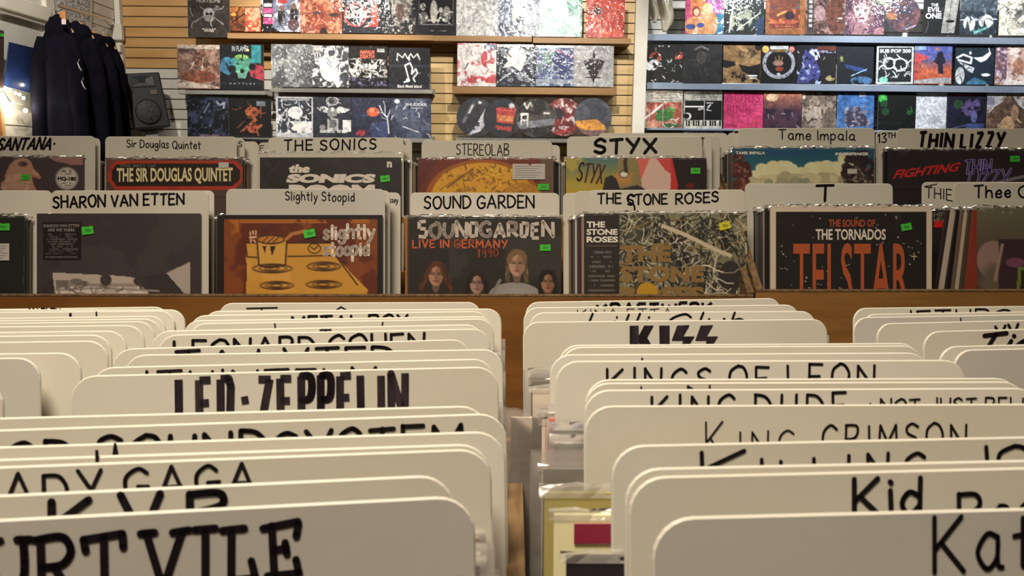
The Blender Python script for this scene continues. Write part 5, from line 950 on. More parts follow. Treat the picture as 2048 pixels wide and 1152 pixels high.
ORD = ['farthest', 'second farthest', 'third from back', 'fourth from back', 'fifth from back', 'sixth from back', 'seventh from back', 'eighth from back', 'ninth from back', 'tenth from back', 'eleventh from back', 'twelfth from back', 'thirteenth from back', 'fourteenth from back', 'fifteenth from back', 'sixteenth from back', 'seventeenth from back', 'eighteenth from back']
def T(*a, **k): return (a, k)
colA = [
 (('R', (337, 613), (0, 618)), 'blank rounded corner', [T('MARLEY', 58, 120, 617.5, 617, 14, 3)], CARD),
 (('R', (370, 619), (337, 619)), 'tall right corner', [], CARDW),
 (('R', (349, 621), (0, 624)), 'two tick marks', [T('N', 140, 142, 627, 627, 14, 3), T('I', 192, 194, 624, 624, 14, 3)], CARDW),
 (('R', (331, 631), (0, 636)), 'blank', [], CARDW), (('R', (323, 637), (0, 641)), 'blank', [], CARD), (('R', (310, 642), (0, 646)), 'reddish smudge', [], CARD),
 (('R', (289, 650), (0, 653)), 'blank', [], CARD), (('R', (253, 661), (0, 664)), 'blank', [], CARDW), (('R', (223, 669), (0, 672)), 'blank', [], CARD),
 (('R', (216, 681), (0, 684)), 'blank', [], CARD), (('R', (162, 705), (0, 707)), 'blank', [], CARDW), (('R', (80, 715), (0, 716)), 'greyish', [], CARDG), (('R', (6, 763), (-40, 763)), 'edge only', [], CARD)]
colB = [
 (('B', (438, 606), (961, 604)), 'blank with a tick', [T('T  A', 492, 720, 616.5, 615, 22, 3)], CARD),
 (('B', (407, 622), (1003, 617)), 'wide blank', [], CARDW),
 (('R', (975, 622), (500, 629)), 'rounded, nearly hidden capitals', [T('METAL BOX', 583, 815, 634, 629, 24, 5)], CARD),
 (('R', (985, 632), (500, 639)), 'blank, thin visible strip', [], CARDW),
 (('B', (377, 647), (988, 637)), 'blank with ticks', [T('I  I', 538, 772, 648, 645, 20, 3)], CARD),
 (('R', (966, 648), (400, 660)), 'blank', [T('T', 640, 662, 659.5, 659, 20, 3)], CARDW),
 (('B', (316, 670), (980, 657)), 'two words in medium black capitals', [T('LEONARD COHEN', 349, 848, 683, 664, 38, 6)], CARD),
 (('B', (224, 698), (940, 678)), 'broken brush strokes', [T('TA LVTED', 352, 790, 702, 693, 42, 7)], CARD),
 (('B', (248, 710), (1006, 698)), 'wide blank', [], CARD),
 (('B', (182, 735), (988, 717)), 'tips of large letters', [T('JTHINTELM', 262, 755, 744, 735, 46, 6)], CARD),
 (('B', (142, 752), (997, 733)), 'very thick black block lettering, hyphenated', [T('LED-ZEPPELIN', 357, 810, 760, 748, 94, 15.5, mat='W', font='B', butt=True, gap=.46, jit=.012)], CARD),
 (('R', (975, 811), (0, 836)), 'blank', [], CARD),
 (('R', (1014, 826), (0, 860)), 'thick rounded capitals, tops only', [T('LCD SOUNDSYSTEM', -50, 925, 884, 850, 66, 10, seed=4)], CARD),
 (('R', (1011, 862), (0, 894)), 'blank with a tiny mark', [T('A', 226, 236, 887, 887, 30, 5)], CARDW),
 (('R', (982, 887), (0, 919)), 'blank with one stroke', [T('I', 193, 196, 902, 902, 24, 7)], CARDW),
 (('R', (983, 897), (0, 934)), 'thin black capitals reading two words', [T('LADY GAGA', -48, 508, 955, 924, 62, 8, seed=3, gap=.34)], CARD),
 (('R', (909, 949), (0, 991)), 'three big black capitals, tops only', [T('KVB', 104, 452, 1003, 984, 84, 16, gap=.5)], CARD),
 (('R', (950, 991), (0, 1040)), 'large slab-serif hand lettering, nearest', [T('KURT VILE', -118, 598, 1091, 1048, 104, 16, font='S', gap=.14, jit=.012)], CARDG)]
colC = [
 (('B', (1051, 604), (1562, 596)), 'bold black block word', [T('KRAFTWERK', 1195, 1424, 609, 605, 26, 6, font='B', butt=True)], CARD),
 (('B', (1047, 615), (1598, 609)), 'thin scribbled marks', [T('KINA ETTA', 1155, 1345, 619, 617, 20, 1.6)], CARD),
 (('B', (1059, 625), (1631, 622)), 'flowing cursive script', [T('Lilli Club', 1170, 1488, 629, 625, 34, 4.5, slant=.4)], CARDW),
 (('B', (1046, 644), (1655, 638)), 'four solid black block letters', [], CARD),
 (('B', (1117, 690), (1840, 686)), 'blank', [], CARD), (('L', (1122, 694), (1863, 691)), 'blank', [], CARD),
 (('L', (1100, 709), (1882, 705)), 'blank with a tick', [T('L', 1284, 1290, 717, 717, 20, 4)], CARDW),
 (('B', (1111, 722), (1932, 720)), 'three words in medium black capitals', [T('KINGS OF LEON', 1215, 1748, 738, 728, 48, 5.5, gap=.42)], CARDW),
 (('L', (1171, 759), (2048, 756)), 'blank', [], CARD), (('L', (1169, 766), (2048, 763)), 'blank', [T('I   N', 1279, 1420, 774, 772, 30, 4)], CARD),
 (('L', (1168, 780), (2048, 776)), 'long title in black capitals running off the photo', [T('KING DUDE', 1304, 1692, 793, 787, 52, 6, gap=.45), T(': NOT JUST RELIG', 1738, 2075, 798, 795, 28, 4)], CARDW),
 (('L', (1169, 812), (2048, 808)), 'thin pen capitals on yellowed plastic', [T('K', 1412, 1446, 843, 843, 70, 4), T('ING', 1478, 1588, 864, 861, 48, 4, gap=.5), T('CRIMSON', 1644, 1932, 853, 845, 52, 5, gap=.4)], CARD),
 (('L', (1223, 892), (2048, 874)), 'broad marker capitals, tops only', [T('K', 1404, 1492, 904, 901, 60, 9), T('ILLING', 1520, 1850, 922, 902, 60, 8, gap=.6), T('JO', 1930, 2060, 894, 888, 60, 9)], CARD),
 (('L', (1250, 938), (2048, 921)), 'blank', [], CARDW),
 (('L', (1258, 955), (2048, 936)), 'large lower-case marker name cut off by the photo', [T('Kid', 1708, 1842, 958, 953, 74, 11), T('Rock', 1916, 2120, 990, 980, 70, 10)], CARD),
 (('L', (1305, 1037), (2048, 1018)), 'nearest, short name in big marker letters', [T('Kat', 1868, 2062, 1034, 1026, 108, 10, gap=.34, jit=.015)], CARDG)]
colD = [
 (('L', (1707, 616), (2048, 612)), 'row of letter tips', [T('JETHRO T', 1800, 2080, 621.5, 618, 24, 4)], CARD),
 (('L', (1725, 628), (2048, 623)), 'blank', [], CARDW), (('L', (1707, 635), (2048, 629)), 'blank with a tick', [T('I', 1920, 1922, 636, 636, 20, 3)], CARDG),
 (('L', (1754, 647), (2048, 640)), 'blank with two ticks', [T('VV', 1990, 2036, 653, 649, 20, 6)], CARD),
 (('L', (1847, 663), (2048, 658)), 'sweeping brush letters', [T('Tiger', 1942, 2140, 670, 655, 44, 9, slant=.7)], CARD),
 (('L', (1878, 693), (2048, 689)), 'blank', [], CARDW), (('L', (1907, 700), (2048, 697)), 'greyish, nearest of that column', [], CARDG)]
FONTS = {'B': BLOCKY, 'S': SERIF}
frames = {}
for key, lst, phrase in (('A', colA, 'leftmost column'), ('B', colB, 'second column'), ('C', colC, 'third column'), ('D', colD, 'rightmost column')):
    fs_ = []
    for j, (sp, desc, texts, mt) in enumerate(lst):
        fr = solve_both(sp[1], sp[2]) if sp[0] == 'B' else solve_one(sp[1], sp[2], sp[0])
        if fs_:      # keep every card clear of the one behind it; sliding along the sight lines changes its size by a hair only
            for _ in range(60):
                pv = fs_[-1]; g = min((pv.o + pv.x * (q - (pv.o.x)) / pv.x.x).y - (fr.o + fr.x * (q - fr.o.x) / fr.x.x).y for q in (max(pv.o.x, fr.o.x), min(pv.o.x, fr.o.x) + .305))
                if g > .0032: break
                fr.o = CAMP + (fr.o - CAMP) * .998; fr.w *= .998
        fs_.append(fr)
        kind = {CARD: 'cream', CARDW: 'white', CARDG: 'grey-white'}[mt]
        o = divider(fr, '%s divider, %s, %s, %s' % (kind, desc, ORD[j], phrase), mt, w=fr.w, group='divider cards in the near bin', r=.0165 if j > 3 else .015)
        for (a, k) in texts:
            k = dict(k); 
            if 'font' in k: k['font'] = FONTS[k['font']]
            if k.get('mat') == 'W': k['mat'] = INKW
            write(o, fr, *a, **k)
        if key == 'C' and j == 3:   # the four block letters, two of them lightning shaped
            def quad(pts, nm):
                P = [fr.loc(*p) for p in pts]; n_ = len(P)
                link('lettering', pyd('lettering', [(p[0], -.0005, p[1]) for p in P], [list(range(n_))]), INKW, o)
            quad([(1259, 651.5), (1277, 651), (1278, 706), (1259, 707)], 'k'); quad([(1277, 672), (1288, 651), (1307, 651), (1294, 675), (1312, 706), (1290, 706), (1277, 684)], 'k')
            quad([(1318, 651), (1339, 651), (1339, 706), (1319, 706)], 'i')
            for x in (0, 47): quad([(1354 + x, 651), (1379 + x, 650), (1366 + x, 673), (1389 + x, 672.5), (1366 + x, 708), (1358 + x, 708), (1366 + x, 681), (1343 + x, 681)], 's')
    frames[key] = fs_

# records filed between the near cards
nrec = 0
CELL = {'A': (-.706, -.364), 'B': (-.346 + .008, .0 - .002), 'C': (.0105, .352), 'D': (.366, .70)}
for key in 'ABCD':
    fs_ = frames[key]; lo, hi = CELL[key]
    for j in range(len(fs_) - 1):
        f0, f1 = fs_[j], fs_[j + 1]
        m0 = f0.o + f0.x * .15; m1 = f1.o + f1.x * .15; gap_ = m0.y - m1.y
        if gap_ < .009: continue
        nn = 1 if gap_ < .03 else (2 if gap_ < .05 else 3)
        if key == 'C' and j >= 7: continue
        for q in range(nn):
            t_ = (q + 1) / (nn + 1); x = f0.x.lerp(f1.x, t_).normalized()
            rs = random.Random(j * 7 + ord(key)); x = Vector((x.x, x.y * .55, x.z)).normalized()
            cen = m0.lerp(m1, t_); cx_ = (lo + hi) / 2 + rs.uniform(-.004, .004)
            if key == 'B': cx_ = hi - .166 + rs.uniform(-.006, .0)
            if key == 'C': cx_ = lo + .168 + rs.uniform(-.006, .012)
            if key == 'A': cx_ = hi - .168
            o_ = Vector((cx_, cen.y, cen.z - .047 + rs.uniform(-.004, .004)))
            fr = Frame(o_ - x * .1575, o_ + x * .1575, LEAN)
            fr.o += Vector((0, -.047 * math.sin(LEAN), 0))
            record(fr, PALETTE[(j * 5 + q * 3 + ord(key)) % len(PALETTE)], '%s sleeved record%s behind the divider %s, %s' % (CN[(j * 5 + q * 3 + ord(key)) % 12], ['', ' in front', ' in between'][q] if nn > 1 else '', (ORD[j + 1] if j + 1 < len(fs_) - 1 else 'nearest the viewer'), {'A': 'leftmost column', 'B': 'second column', 'C': 'third column', 'D': 'rightmost column'}[key]), 'records in the near bin', seed=j * 3 + q)
            if key in 'BC' and (j + q) % 2 == 0: clear_sleeve(bpy.data.objects[COL.objects[-2].name] if False else LASTREC[0], .315, .315, mat=BAG, e=.007)
            nrec += 1
# records seen in the gap beside the partition (right-hand middle column)
def gap_record(px, py, h, col, label, mat=None, e=.005, yaw=1.0, w=.315, lp=True, g=1.9, sl=True):
    a = ray(px, py); A = CAMP + a * (-h / a.z); d = Vector((math.cos(math.radians(yaw)), math.sin(math.radians(yaw)), 0))
    fr = Frame(A, A + d * w, LEAN); o = record(fr, col, label, 'records beside the near partition', g, lipon=lp, seed=int(py), w=w, h=.312)
    if sl: clear_sleeve(o, w, .312, mat=mat or BAG, e=e)
    return o, fr
gap_record(1098, 838, .186, (175, 36, 40), 'record with a bright red spine corner showing beside the partition', lp=False, sl=False)
gap_record(1103, 846, .186, (20, 60, 120), 'record with a blue edge just in front of the red one', lp=False, sl=False)
gap_record(1106, 860, .184, (205, 200, 192), 'white-edged record in crinkled wrap in the gap beside the partition')
gap_record(1108, 886, .186, (190, 184, 178), 'white record with a purple label strip seen in the partition gap', e=.004)
gap_record(1086, 938, .192, (188, 182, 176), 'white record in a loose crinkled sleeve halfway down the partition gap', e=.008)
gap_record(1089, 985, .188, (136, 126, 78), 'olive-yellow record jacket in the partition gap', lp=True, sl=False, g=1.7)
o, fr = gap_record(1108, 1029, .190, (200, 186, 150), 'cream record with a dark red label in the partition gap', sl=False, g=1.7)
a = fr.loc(1148, 1047); b = fr.loc(1250, 1086)
bm = bmesh.new(); add_box(bm, (a[0], -.0012, b[1]), (a[0] + .19, -.0002, a[1])); bmesh_obj('printed_label', bm, cmat((112, 30, 52), 1.7, .4), o)['label'] = 'dark red printed panel'
gap_record(1133, 1114, .196, (30, 26, 32), 'black record nearest the viewer in the partition gap', sl=False)
# empty crumpled sleeve hanging over the partition
a = ray(1001, 803); A = CAMP + a * (-.182 / a.z); fr = Frame(A, A + Vector((.31, .004, 0)), LEAN)
o = record(fr.shifted(.008, 0, -.012), (150, 140, 128), 'loose milky plastic sleeve bulging over the wooden partition', 'records beside the near partition', lipon=False, h=.28, w=.30)
bm = bmesh.new(); n = 60; m_ = 14; rs = random.Random(5); g_ = []
for sgn in (-1, 1):
    g_ = []
    for i in range(n + 1):
        rowv = []
        for k in range(m_ + 1):
            x = -.012 + .318 * i / n; z = .004 - .27 * k / m_; am = max(0, 1 - k / 4)
            y = sgn * .0045 + am * .003 * math.sin(i * 1.1 + k) + .002 * math.sin(i * .35 + k * .8) + (.002 if sgn > 0 else -.001)
            rowv.append(bm.verts.new((x, y, z + (.003 * math.sin(i * .8) + .0015 * math.sin(i * 2.1) if k == 0 else 0))))
        g_.append(rowv)
    for i in range(n):
        for k in range(m_): bm.faces.new((g_[i][k], g_[i][k + 1], g_[i + 1][k + 1], g_[i + 1][k]))
bmesh_obj('crumpled_sleeve', bm, BAG, o, smooth=True)

# ------------------------------------------------------------------ tiered rows further back
def cell(px_l, top, wpx, slope, col, label, ops, vmax, nx, prints=(), inks=(), stickers=(), cards=(), stack=9, seed=1, yaw_in=0, lipon=True, sleeve=False, gain=1.9, wrec=.315, hvis='', stackdx=.003, spread=0, skip=(), lean=LEAN, body=None):
    """one compartment: the front record, its picture and lettering, dividers and the stack behind"""
    dep = wrec * F / wpx
    PL_ = at_D(px_l, top, dep); PR_ = at_D(px_l + wpx, top + slope, dep)
    fr = Frame(PL_, PR_, lean)
    o = record(fr, body or col, label, None, gain, w=wrec, lipon=lipon, seed=seed)
    U = lambda x: (x - px_l) / wpx
    V = lambda y: (y - top) / wpx
    def cv(op):
        return op
    if ops: art(o, [cv(x) for x in ops(U, V)], wrec, .315, nx, vmax, gain, ART_NEAR, seed=seed)
    for p in prints:
        a, k = p; col_ = k.pop('color'); printed(o, fr, *a, cmat(col_, gain, .4), **k)
    for p in inks:
        a, k = p; k = dict(k); c_ = k.pop('color'); k.setdefault('off', -.0013); write(o, fr, *a, mat=cmat(c_, gain, .4), **k)
    for s in stickers: sticker(o, fr, *s)
    if sleeve: clear_sleeve(o, wrec, .315)
    used = []; cards = tuple(sorted(cards))
    for (off, side, px, py, clabel, texts, cm) in cards:
        f2 = fr.shifted(0, off, 0); lx, lz = f2.loc(px, py); x0 = lx if side == 'L' else lx - .305
        f3 = f2.shifted(x0, 0, lz); used.append(off)
        cd = divider(f3, clabel, cm, h=.335, r=.011, group='divider cards in the tiered rows')
        for (a, k) in texts: write(cd, f3, *a, **dict(k))
    rs = random.Random(seed * 3 + 1)
    for q in range(stack):
        off = .0085 + q * .0098
        if any(abs(off + .002 - u) < .0042 for u in used): off += .0045
        if any(off < u < off + .0045 for u in used): continue
        f2 = fr.shifted(rs.uniform(-stackdx, stackdx) + spread * (q + .5) / 9, off, rs.uniform(-.005, .001))
        record(f2, PALETTE[(seed * 5 + q * 7) % len(PALETTE)], '%s record edge, %s in the stack behind the %s' % (CN[(seed * 5 + q * 7) % 12], ['first', 'second', 'third', 'fourth', 'fifth', 'sixth', 'seventh', 'eighth', 'ninth', 'tenth'][q], hvis), 'records behind the ' + hvis, 1.15, th=.0042 if q % 3 else .006, seed=q + seed * 11)
    return o, fr

def A_sharon(U, V):
    P = lambda *pts: [(U(x), V(y)) for x, y in pts]
    return [('f', (47, 40, 42)), ('n', (52, 45, 46), 3, .5), ('r', U(86), V(444), U(163), V(521), (24, 17, 20)), ('x', U(90), V(466), U(158), V(510), 9, (84, 76, 78)),
            ('p', P((105, 545), (245, 552), (272, 556), (300, 570), (322, 590), (322, 640), (117, 640)), (150, 138, 130)), ('r', U(118), V(566), U(310), V(574), (120, 110, 104)), ('nb', (172, 160, 152), 7, .5, U(112), V(574), U(300), V(640)), ('nb', (70, 62, 58), 14, .56, U(112), V(562), U(230), V(577)), ('nb', (70, 62, 58), 16, .6, U(230), V(572), U(318), V(582)),
            ('p', P((333, 546), (380, 524), (380, 640), (366, 590)), (138, 128, 120)), ('p', P((333, 546), (380, 600), (345, 640), (272, 556)), (44, 38, 40)),
            ('p', P((380, 590), (380, 640), (300, 640), (296, 560)), (44, 38, 40)),
            ('e', U(212), V(560), .035, .036, (52, 46, 44)), ('l', P((212, 560), (212, 575)), .012, (60, 54, 50)), ('e', U(282), V(562), .045, .03, (48, 42, 42)), ('l', P((281, 565), (281, 578)), .01, (60, 54, 50)),
            ('e', U(153), V(563), .04, .018, (90, 82, 78)), ('nb', (96, 88, 84), 9, .55, U(112), V(560), U(230), V(578)), ('l', P((112, 580), (200, 576), (318, 582)), .012, (120, 110, 104)), ('m', 14, (84, 76, 72), .008, .05, (U(115), V(566), U(235), V(590)))]
def A_stoop(U, V):
    P = lambda *pts: [(U(x), V(y)) for x, y in pts]
    yl = (158, 114, 44); bk = (44, 26, 18)
    def burner(cx, cy, rx, ry): return [('o', U(cx), V(cy), rx / 330, ry / 330, bk, .008), ('o', U(cx) + .004, V(cy), rx * .72 / 330, ry * .7 / 330, bk, .007), ('o', U(cx) - .004, V(cy), rx * .4 / 330, ry * .45 / 330, bk, .007)]
    return [('f', (22, 17, 18)), ('r', U(449), V(438), U(755), V(700), (74, 32, 20)), ('nb', (100, 52, 24), 4, .5, U(449), V(438), U(755), V(700)), ('nb', (128, 76, 26), 6, .52, U(449), V(438), U(478), V(470)), ('nb', (128, 76, 26), 8, .5, U(480), V(438), U(740), V(446)), ('nb', (60, 26, 22), 3, .55, U(449), V(450), U(755), V(640)),
            ('p', P((491, 486), (668, 486), (672, 514), (736, 580), (726, 620), (491, 620), (494, 540)), yl), ('nb', (168, 124, 54), 3, .55, U(494), V(490), U(668), V(700)),
            ('l', P((491, 486), (514, 486)), .008, bk), ('l', P((573, 486), (668, 486)), .008, bk), ('l', P((491, 486), (495, 514), (514, 515)), .008, bk), ('l', P((576, 513), (671, 511), (715, 570)), .008, bk),
            ('p', P((514, 478), (574, 476), (571, 530), (518, 532)), (164, 124, 56)), ('l', P((514, 478), (518, 530), (540, 536), (571, 530), (574, 478)), .009, bk), ('e', U(542), V(479), .088, .028, (150, 98, 40)), ('o', U(542), V(479), .088, .03, bk, .009),
            ('l', P((526, 484), (536, 474)), .006, bk), ('l', P((536, 485), (548, 474)), .006, bk), ('l', P((546, 485), (558, 474)), .006, bk), ('p', P((525, 492), (530, 508), (533, 492)), bk), ('p', P((540, 492), (544, 512), (552, 492)), bk),
            ('l', P((573, 478), (584, 468), (612, 462)), .02, (140, 92, 44)), ('o', U(629), V(497), .04, .032, bk, .006), ('l', P((622, 494), (629, 499), (637, 491)), .007, bk)
            ] + burner(545, 537, 40, 10) + burner(648, 533, 34, 10) + burner(554, 571, 34, 9) + burner(648, 569, 36, 9) + [
            ('l', P((501, 464), (501, 470)), .009, (176, 140, 110)), ('l', P((506, 462), (507, 468)), .009, (176, 140, 110)), ('l', P((512, 462), (512, 469)), .009, (176, 140, 110)), ('l', P((500, 475), (512, 474)), .012, (176, 140, 110)), ('l', P((502, 479), (502, 485)), .009, (176, 140, 110)), ('l', P((507, 480), (511, 484)), .009, (176, 140, 110))]
def A_garden(U, V):
    return [('f', (33, 31, 29)), ('nb', (44, 42, 38), 4, .5, U(900), V(470), 1, 1), ('r', 0, 0, .014, 1, (130, 84, 52)), ('r', .014, 0, .02, 1, (60, 44, 34)),
            ('h', U(872), V(549), .075, (142, 104, 86), (74, 42, 28), 1.75), ('h', U(954), V(566), .07, (136, 106, 92), (36, 25, 22), 1.6),
            ('e', U(1030), V(592), .17, .09, (120, 116, 114)), ('h', U(1034), V(527), .082, (148, 114, 94), (98, 76, 54), 1.15), ('h', U(1096), V(563), .07, (128, 92, 70), (26, 21, 20), 1.1), ('e', U(1031), V(600), .13, .08, (126, 122, 120)), ('l', [(U(985), V(590)), (U(1000), V(560))], .02, (105, 100, 98))]
def A_roses(U, V):
    x = U(1238)
    return [('f', (56, 56, 46)), ('n', (96, 96, 76), 9, .5), ('n', (30, 28, 28), 7, .56), ('m', 60, (112, 108, 90), .009, .14, (x, 0, 1, .6)), ('m', 110, (170, 162, 142), .005, .12, (x, 0, 1, .6)), ('m', 90, (30, 28, 28), .009, .12, (x, 0, 1, .6)), ('m', 120, (160, 152, 132), .0035, .10, (x, 0, 1, .6)), ('m', 60, (40, 38, 36), .006, .08, (x, 0, 1, .6)), ('m', 25, (110, 90, 56), .008, .1, (x, 0, 1, .6)), ('l', [(U(1320), V(450)), (U(1370), V(470)), (U(1430), V(500)), (U(1460), V(512))], .025, (160, 150, 128)), ('m', 40, (34, 32, 30), .007, .1, (U(1290), V(430), 1, .5)),
            ('e', U(1460), V(555), .07, .1, (40, 38, 38)), ('m', 20, (176, 168, 148), .006, .12, (U(1400), V(520), 1, .6)),
            ('r', 0, 0, x, 1, (36, 31, 29)), ('x', U(1172), V(500), U(1232), V(585), 9, (92, 84, 78)), ('r', U(1172), V(490), U(1234), V(493.5), (70, 60, 50))]
def A_tornado(U, V):
    rs = random.Random(3); st = [('e', rs.uniform(.05, .95), rs.uniform(.04, .6), rs.choice([.002, .003, .0045]), rs.choice([.002, .003, .0045]), (190, 180, 165)) for _ in range(70)]
    return [('f', (172, 160, 142)), ('r', U(1552), V(423), U(1852), V(900), (28, 26, 26)), ('nb', (40, 37, 38), 3, .52, U(1552), V(423), U(1852), V(900))] + st + [('l', [(U(1823), V(513)), (U(1833), V(513))], .004, (200, 190, 150)), ('l', [(U(1828), V(506)), (U(1828), V(520))], .004, (200, 190, 150))]
def A_thee(U, V):
    return [('g', (88, 84, 66), (56, 44, 44), 0, .5), ('e', U(1985), V(520), .10, .12, (120, 98, 92)), ('n', (84, 76, 62), 2, .6), ('r', U(1997), V(478), 1, 1, (48, 34, 40)), ('l', [(U(2004), V(490)), (U(1990), V(560))], .02, (130, 108, 98)), ('e', U(2030), V(525), .06, .03, (96, 60, 78)), ('p', [(U(2036), V(534)), (1, V(528)), (1, 1), (U(2022), 1)], (92, 104, 50)), ('p', [(U(2042), V(540)), (1, V(534)), (1, 1), (U(2032), 1)], (36, 30, 24))]
def A_leaf(U, V):
    return [('f', (32, 33, 30)), ('n', (64, 66, 60), 8, .5), ('m', 50, (110, 112, 104), .012, .06), ('nb', (28, 28, 28), 5, .5, 0, 0, 1, 1)]
def A_dove(U, V):
    P = lambda *pts: [(U(x), V(y)) for x, y in pts]
    sk = (142, 108, 90)
    return [('f', (56, 45, 48)), ('p', P((95, 314), (167, 314), (167, 331), (140, 329), (112, 323)), (122, 92, 86)),
            ('p', P((5, 395), (9, 368), (12, 345), (20, 329), (32, 319), (46, 315.5), (56, 318), (63, 325), (67, 336), (75, 345), (82, 354), (81, 358), (72, 356), (64, 353), (66, 364), (73, 380), (82, 395)), sk),
            ('p', P((67, 337), (75, 345), (82, 354), (81, 358), (72, 355), (63, 350)), (156, 116, 92)), ('l', P((64, 350), (80, 356)), .006, (100, 70, 60)),
            ('e', U(46), V(328), .036, .02, (78, 58, 56)), ('e', U(50), V(329), .012, .01, (36, 26, 28)), ('c', U(34), V(372), .1, .09, sk, (158, 126, 108), 60, .02),
            ('e', U(134), V(357), .083, .083, (160, 154, 148)), ('o', U(134), V(357), .083, .083, (104, 98, 94), .006), ('o', U(134), V(357), .072, .072, (120, 114, 108), .004), ('x', U(119), V(340), U(150), V(350), 2, (60, 54, 52)), ('x', U(122), V(364), U(147), V(374), 2, (60, 54, 52))]
def A_doug(U, V):
    P = lambda *pts: [(U(x), V(y)) for x, y in pts]
    oc = [(231, 322), (471, 321), (486, 336), (486, 362), (470, 379), (230, 379), (217, 362), (217, 338)]
    ic = [(235, 328), (467, 327), (480, 340), (480, 360), (465, 372), (234, 372), (223, 360), (223, 341)]
    return [('f', (64, 50, 46)), ('n', (74, 60, 54), 6, .55), ('p', P(*oc), (142, 44, 30)), ('n', (120, 36, 28), 9, .68), ('p', P(*ic), (30, 21, 19))]
def A_sonic(U, V): return [('f', (30, 27, 28)), ('n', (38, 34, 35), 8, .56), ('l', [(U(535), V(352)), (U(560), V(325))], .003, (60, 56, 56))]
def A_lab(U, V):
    return [('g', (92, 32, 24), (84, 36, 20), 0, .25), ('e', U(965), V(395), .42, .28, (130, 70, 22)), ('e', U(965), V(396), .38, .26, (176, 128, 30)), ('c', U(965), V(372), .34, .15, (132, 88, 26), (190, 146, 48), 120, .012), ('c', U(965), V(360), .28, .1, (96, 60, 20), (150, 104, 34), 60, .006), ('c', U(965), V(352), .26, .09, (205, 168, 74), (176, 128, 34), 60, .007), ('l', [(U(895), V(375)), (U(945), V(338))], .012, (96, 62, 20)), ('l', [(U(880), V(380)), (U(925), V(350)), (U(930), V(383))], .006, (100, 66, 22)), ('m', 40, (106, 68, 22), .010, .03, (U(890), V(330), U(1040), V(385))), ('e', U(1045), V(392), .14, .10, (150, 104, 30)), ('c', U(1045), V(382), .11, .05, (104, 66, 24), (176, 132, 50), 60, .008), ('e', U(965), V(395), .01, .01, (60, 40, 20)), ('p', [(0, 0), (.16, 0), (.08, .12), (.0, .25)], (76, 26, 24)), ('r', .9, 0, 1, .25, (84, 64, 50))]
def A_styx(U, V):
    P = lambda *pts: [(U(x), V(y)) for x, y in pts]
    return [('g', (60, 92, 96), (150, 125, 40), 0, .2), ('n', (140, 128, 60), 3, .62), ('r', U(1236), V(316), U(1290), V(400), (112, 102, 66)), ('nb', (152, 108, 52), 3, .5, U(1225), V(345), U(1300), V(390)), ('p', P((1340, 316), (1420, 316), (1420, 400), (1350, 400)), (30, 22, 24)), ('p', P((1275, 316), (1342, 316), (1350, 345), (1352, 400), (1300, 400), (1284, 372)), (176, 148, 136)), ('p', P((1336, 316), (1344, 316), (1356, 370), (1350, 400), (1338, 400), (1342, 360)), (160, 40, 44)), ('p', P((1275, 316), (1300, 316), (1290, 340), (1282, 360)), (176, 84, 78)), ('p', P((1312, 316), (1340, 316), (1344, 350), (1330, 340)), (165, 60, 60)),
            ('p', P((1206, 375), (1210, 356), (1222, 350), (1232, 356), (1240, 378), (1240, 400), (1204, 400)), (34, 30, 32)), ('p', P((1240, 378), (1275, 370), (1290, 378), (1290, 400), (1240, 400)), (40, 36, 38)), ('e', U(1248), V(350), .03, .022, (185, 180, 168)), ('o', U(1248), V(348), .034, .028, (46, 34, 32), .006), ('l', P((1252, 342), (1250, 325), (1252, 316)), .026, (46, 36, 36)), ('e', U(1380), V(372), .03, .02, (84, 20, 26))]
def A_tame(U, V):
    cl, cs, w_ = (178, 172, 136), (142, 136, 108), (196, 190, 154)
    return [('g', (26, 66, 86), (44, 92, 100), 0, .25), ('c', .42, .03, .2, .03, (34, 60, 96), (30, 72, 96), 30, .03), ('c', .33, .19, .17, .075, cl, w_, 90, .04), ('c', .66, .19, .17, .075, cl, w_, 90, .04), ('c', .5, .25, .42, .05, cs, cl, 120, .04), ('c', .82, .13, .08, .07, cl, w_, 50, .03), ('c', .4, .25, .2, .025, (120, 122, 104), cs, 30, .03), ('r', .14, .285, .75, .32, (98, 122, 120)),
            ('c', .9, .16, .12, .13, (30, 24, 28), (44, 34, 38), 120, .025), ('c', .92, .2, .1, .08, (130, 112, 96), (60, 48, 46), 40, .009), ('c', .85, .24, .1, .05, (150, 132, 108), (30, 24, 26), 50, .008),
            ('c', .04, .2, .075, .16, (76, 38, 32), (54, 28, 28), 110, .02), ('c', .05, .2, .075, .14, (140, 98, 84), (96, 50, 42), 60, .007)]
def A_lizzy(U, V): return [('f', (34, 29, 32)), ('n', (46, 40, 44), 3, .5), ('l', [(U(1995), V(365)), (U(2060), V(350))], .02, (110, 106, 112))]

c_w = (165, 155, 145)
NEARG = 1.9
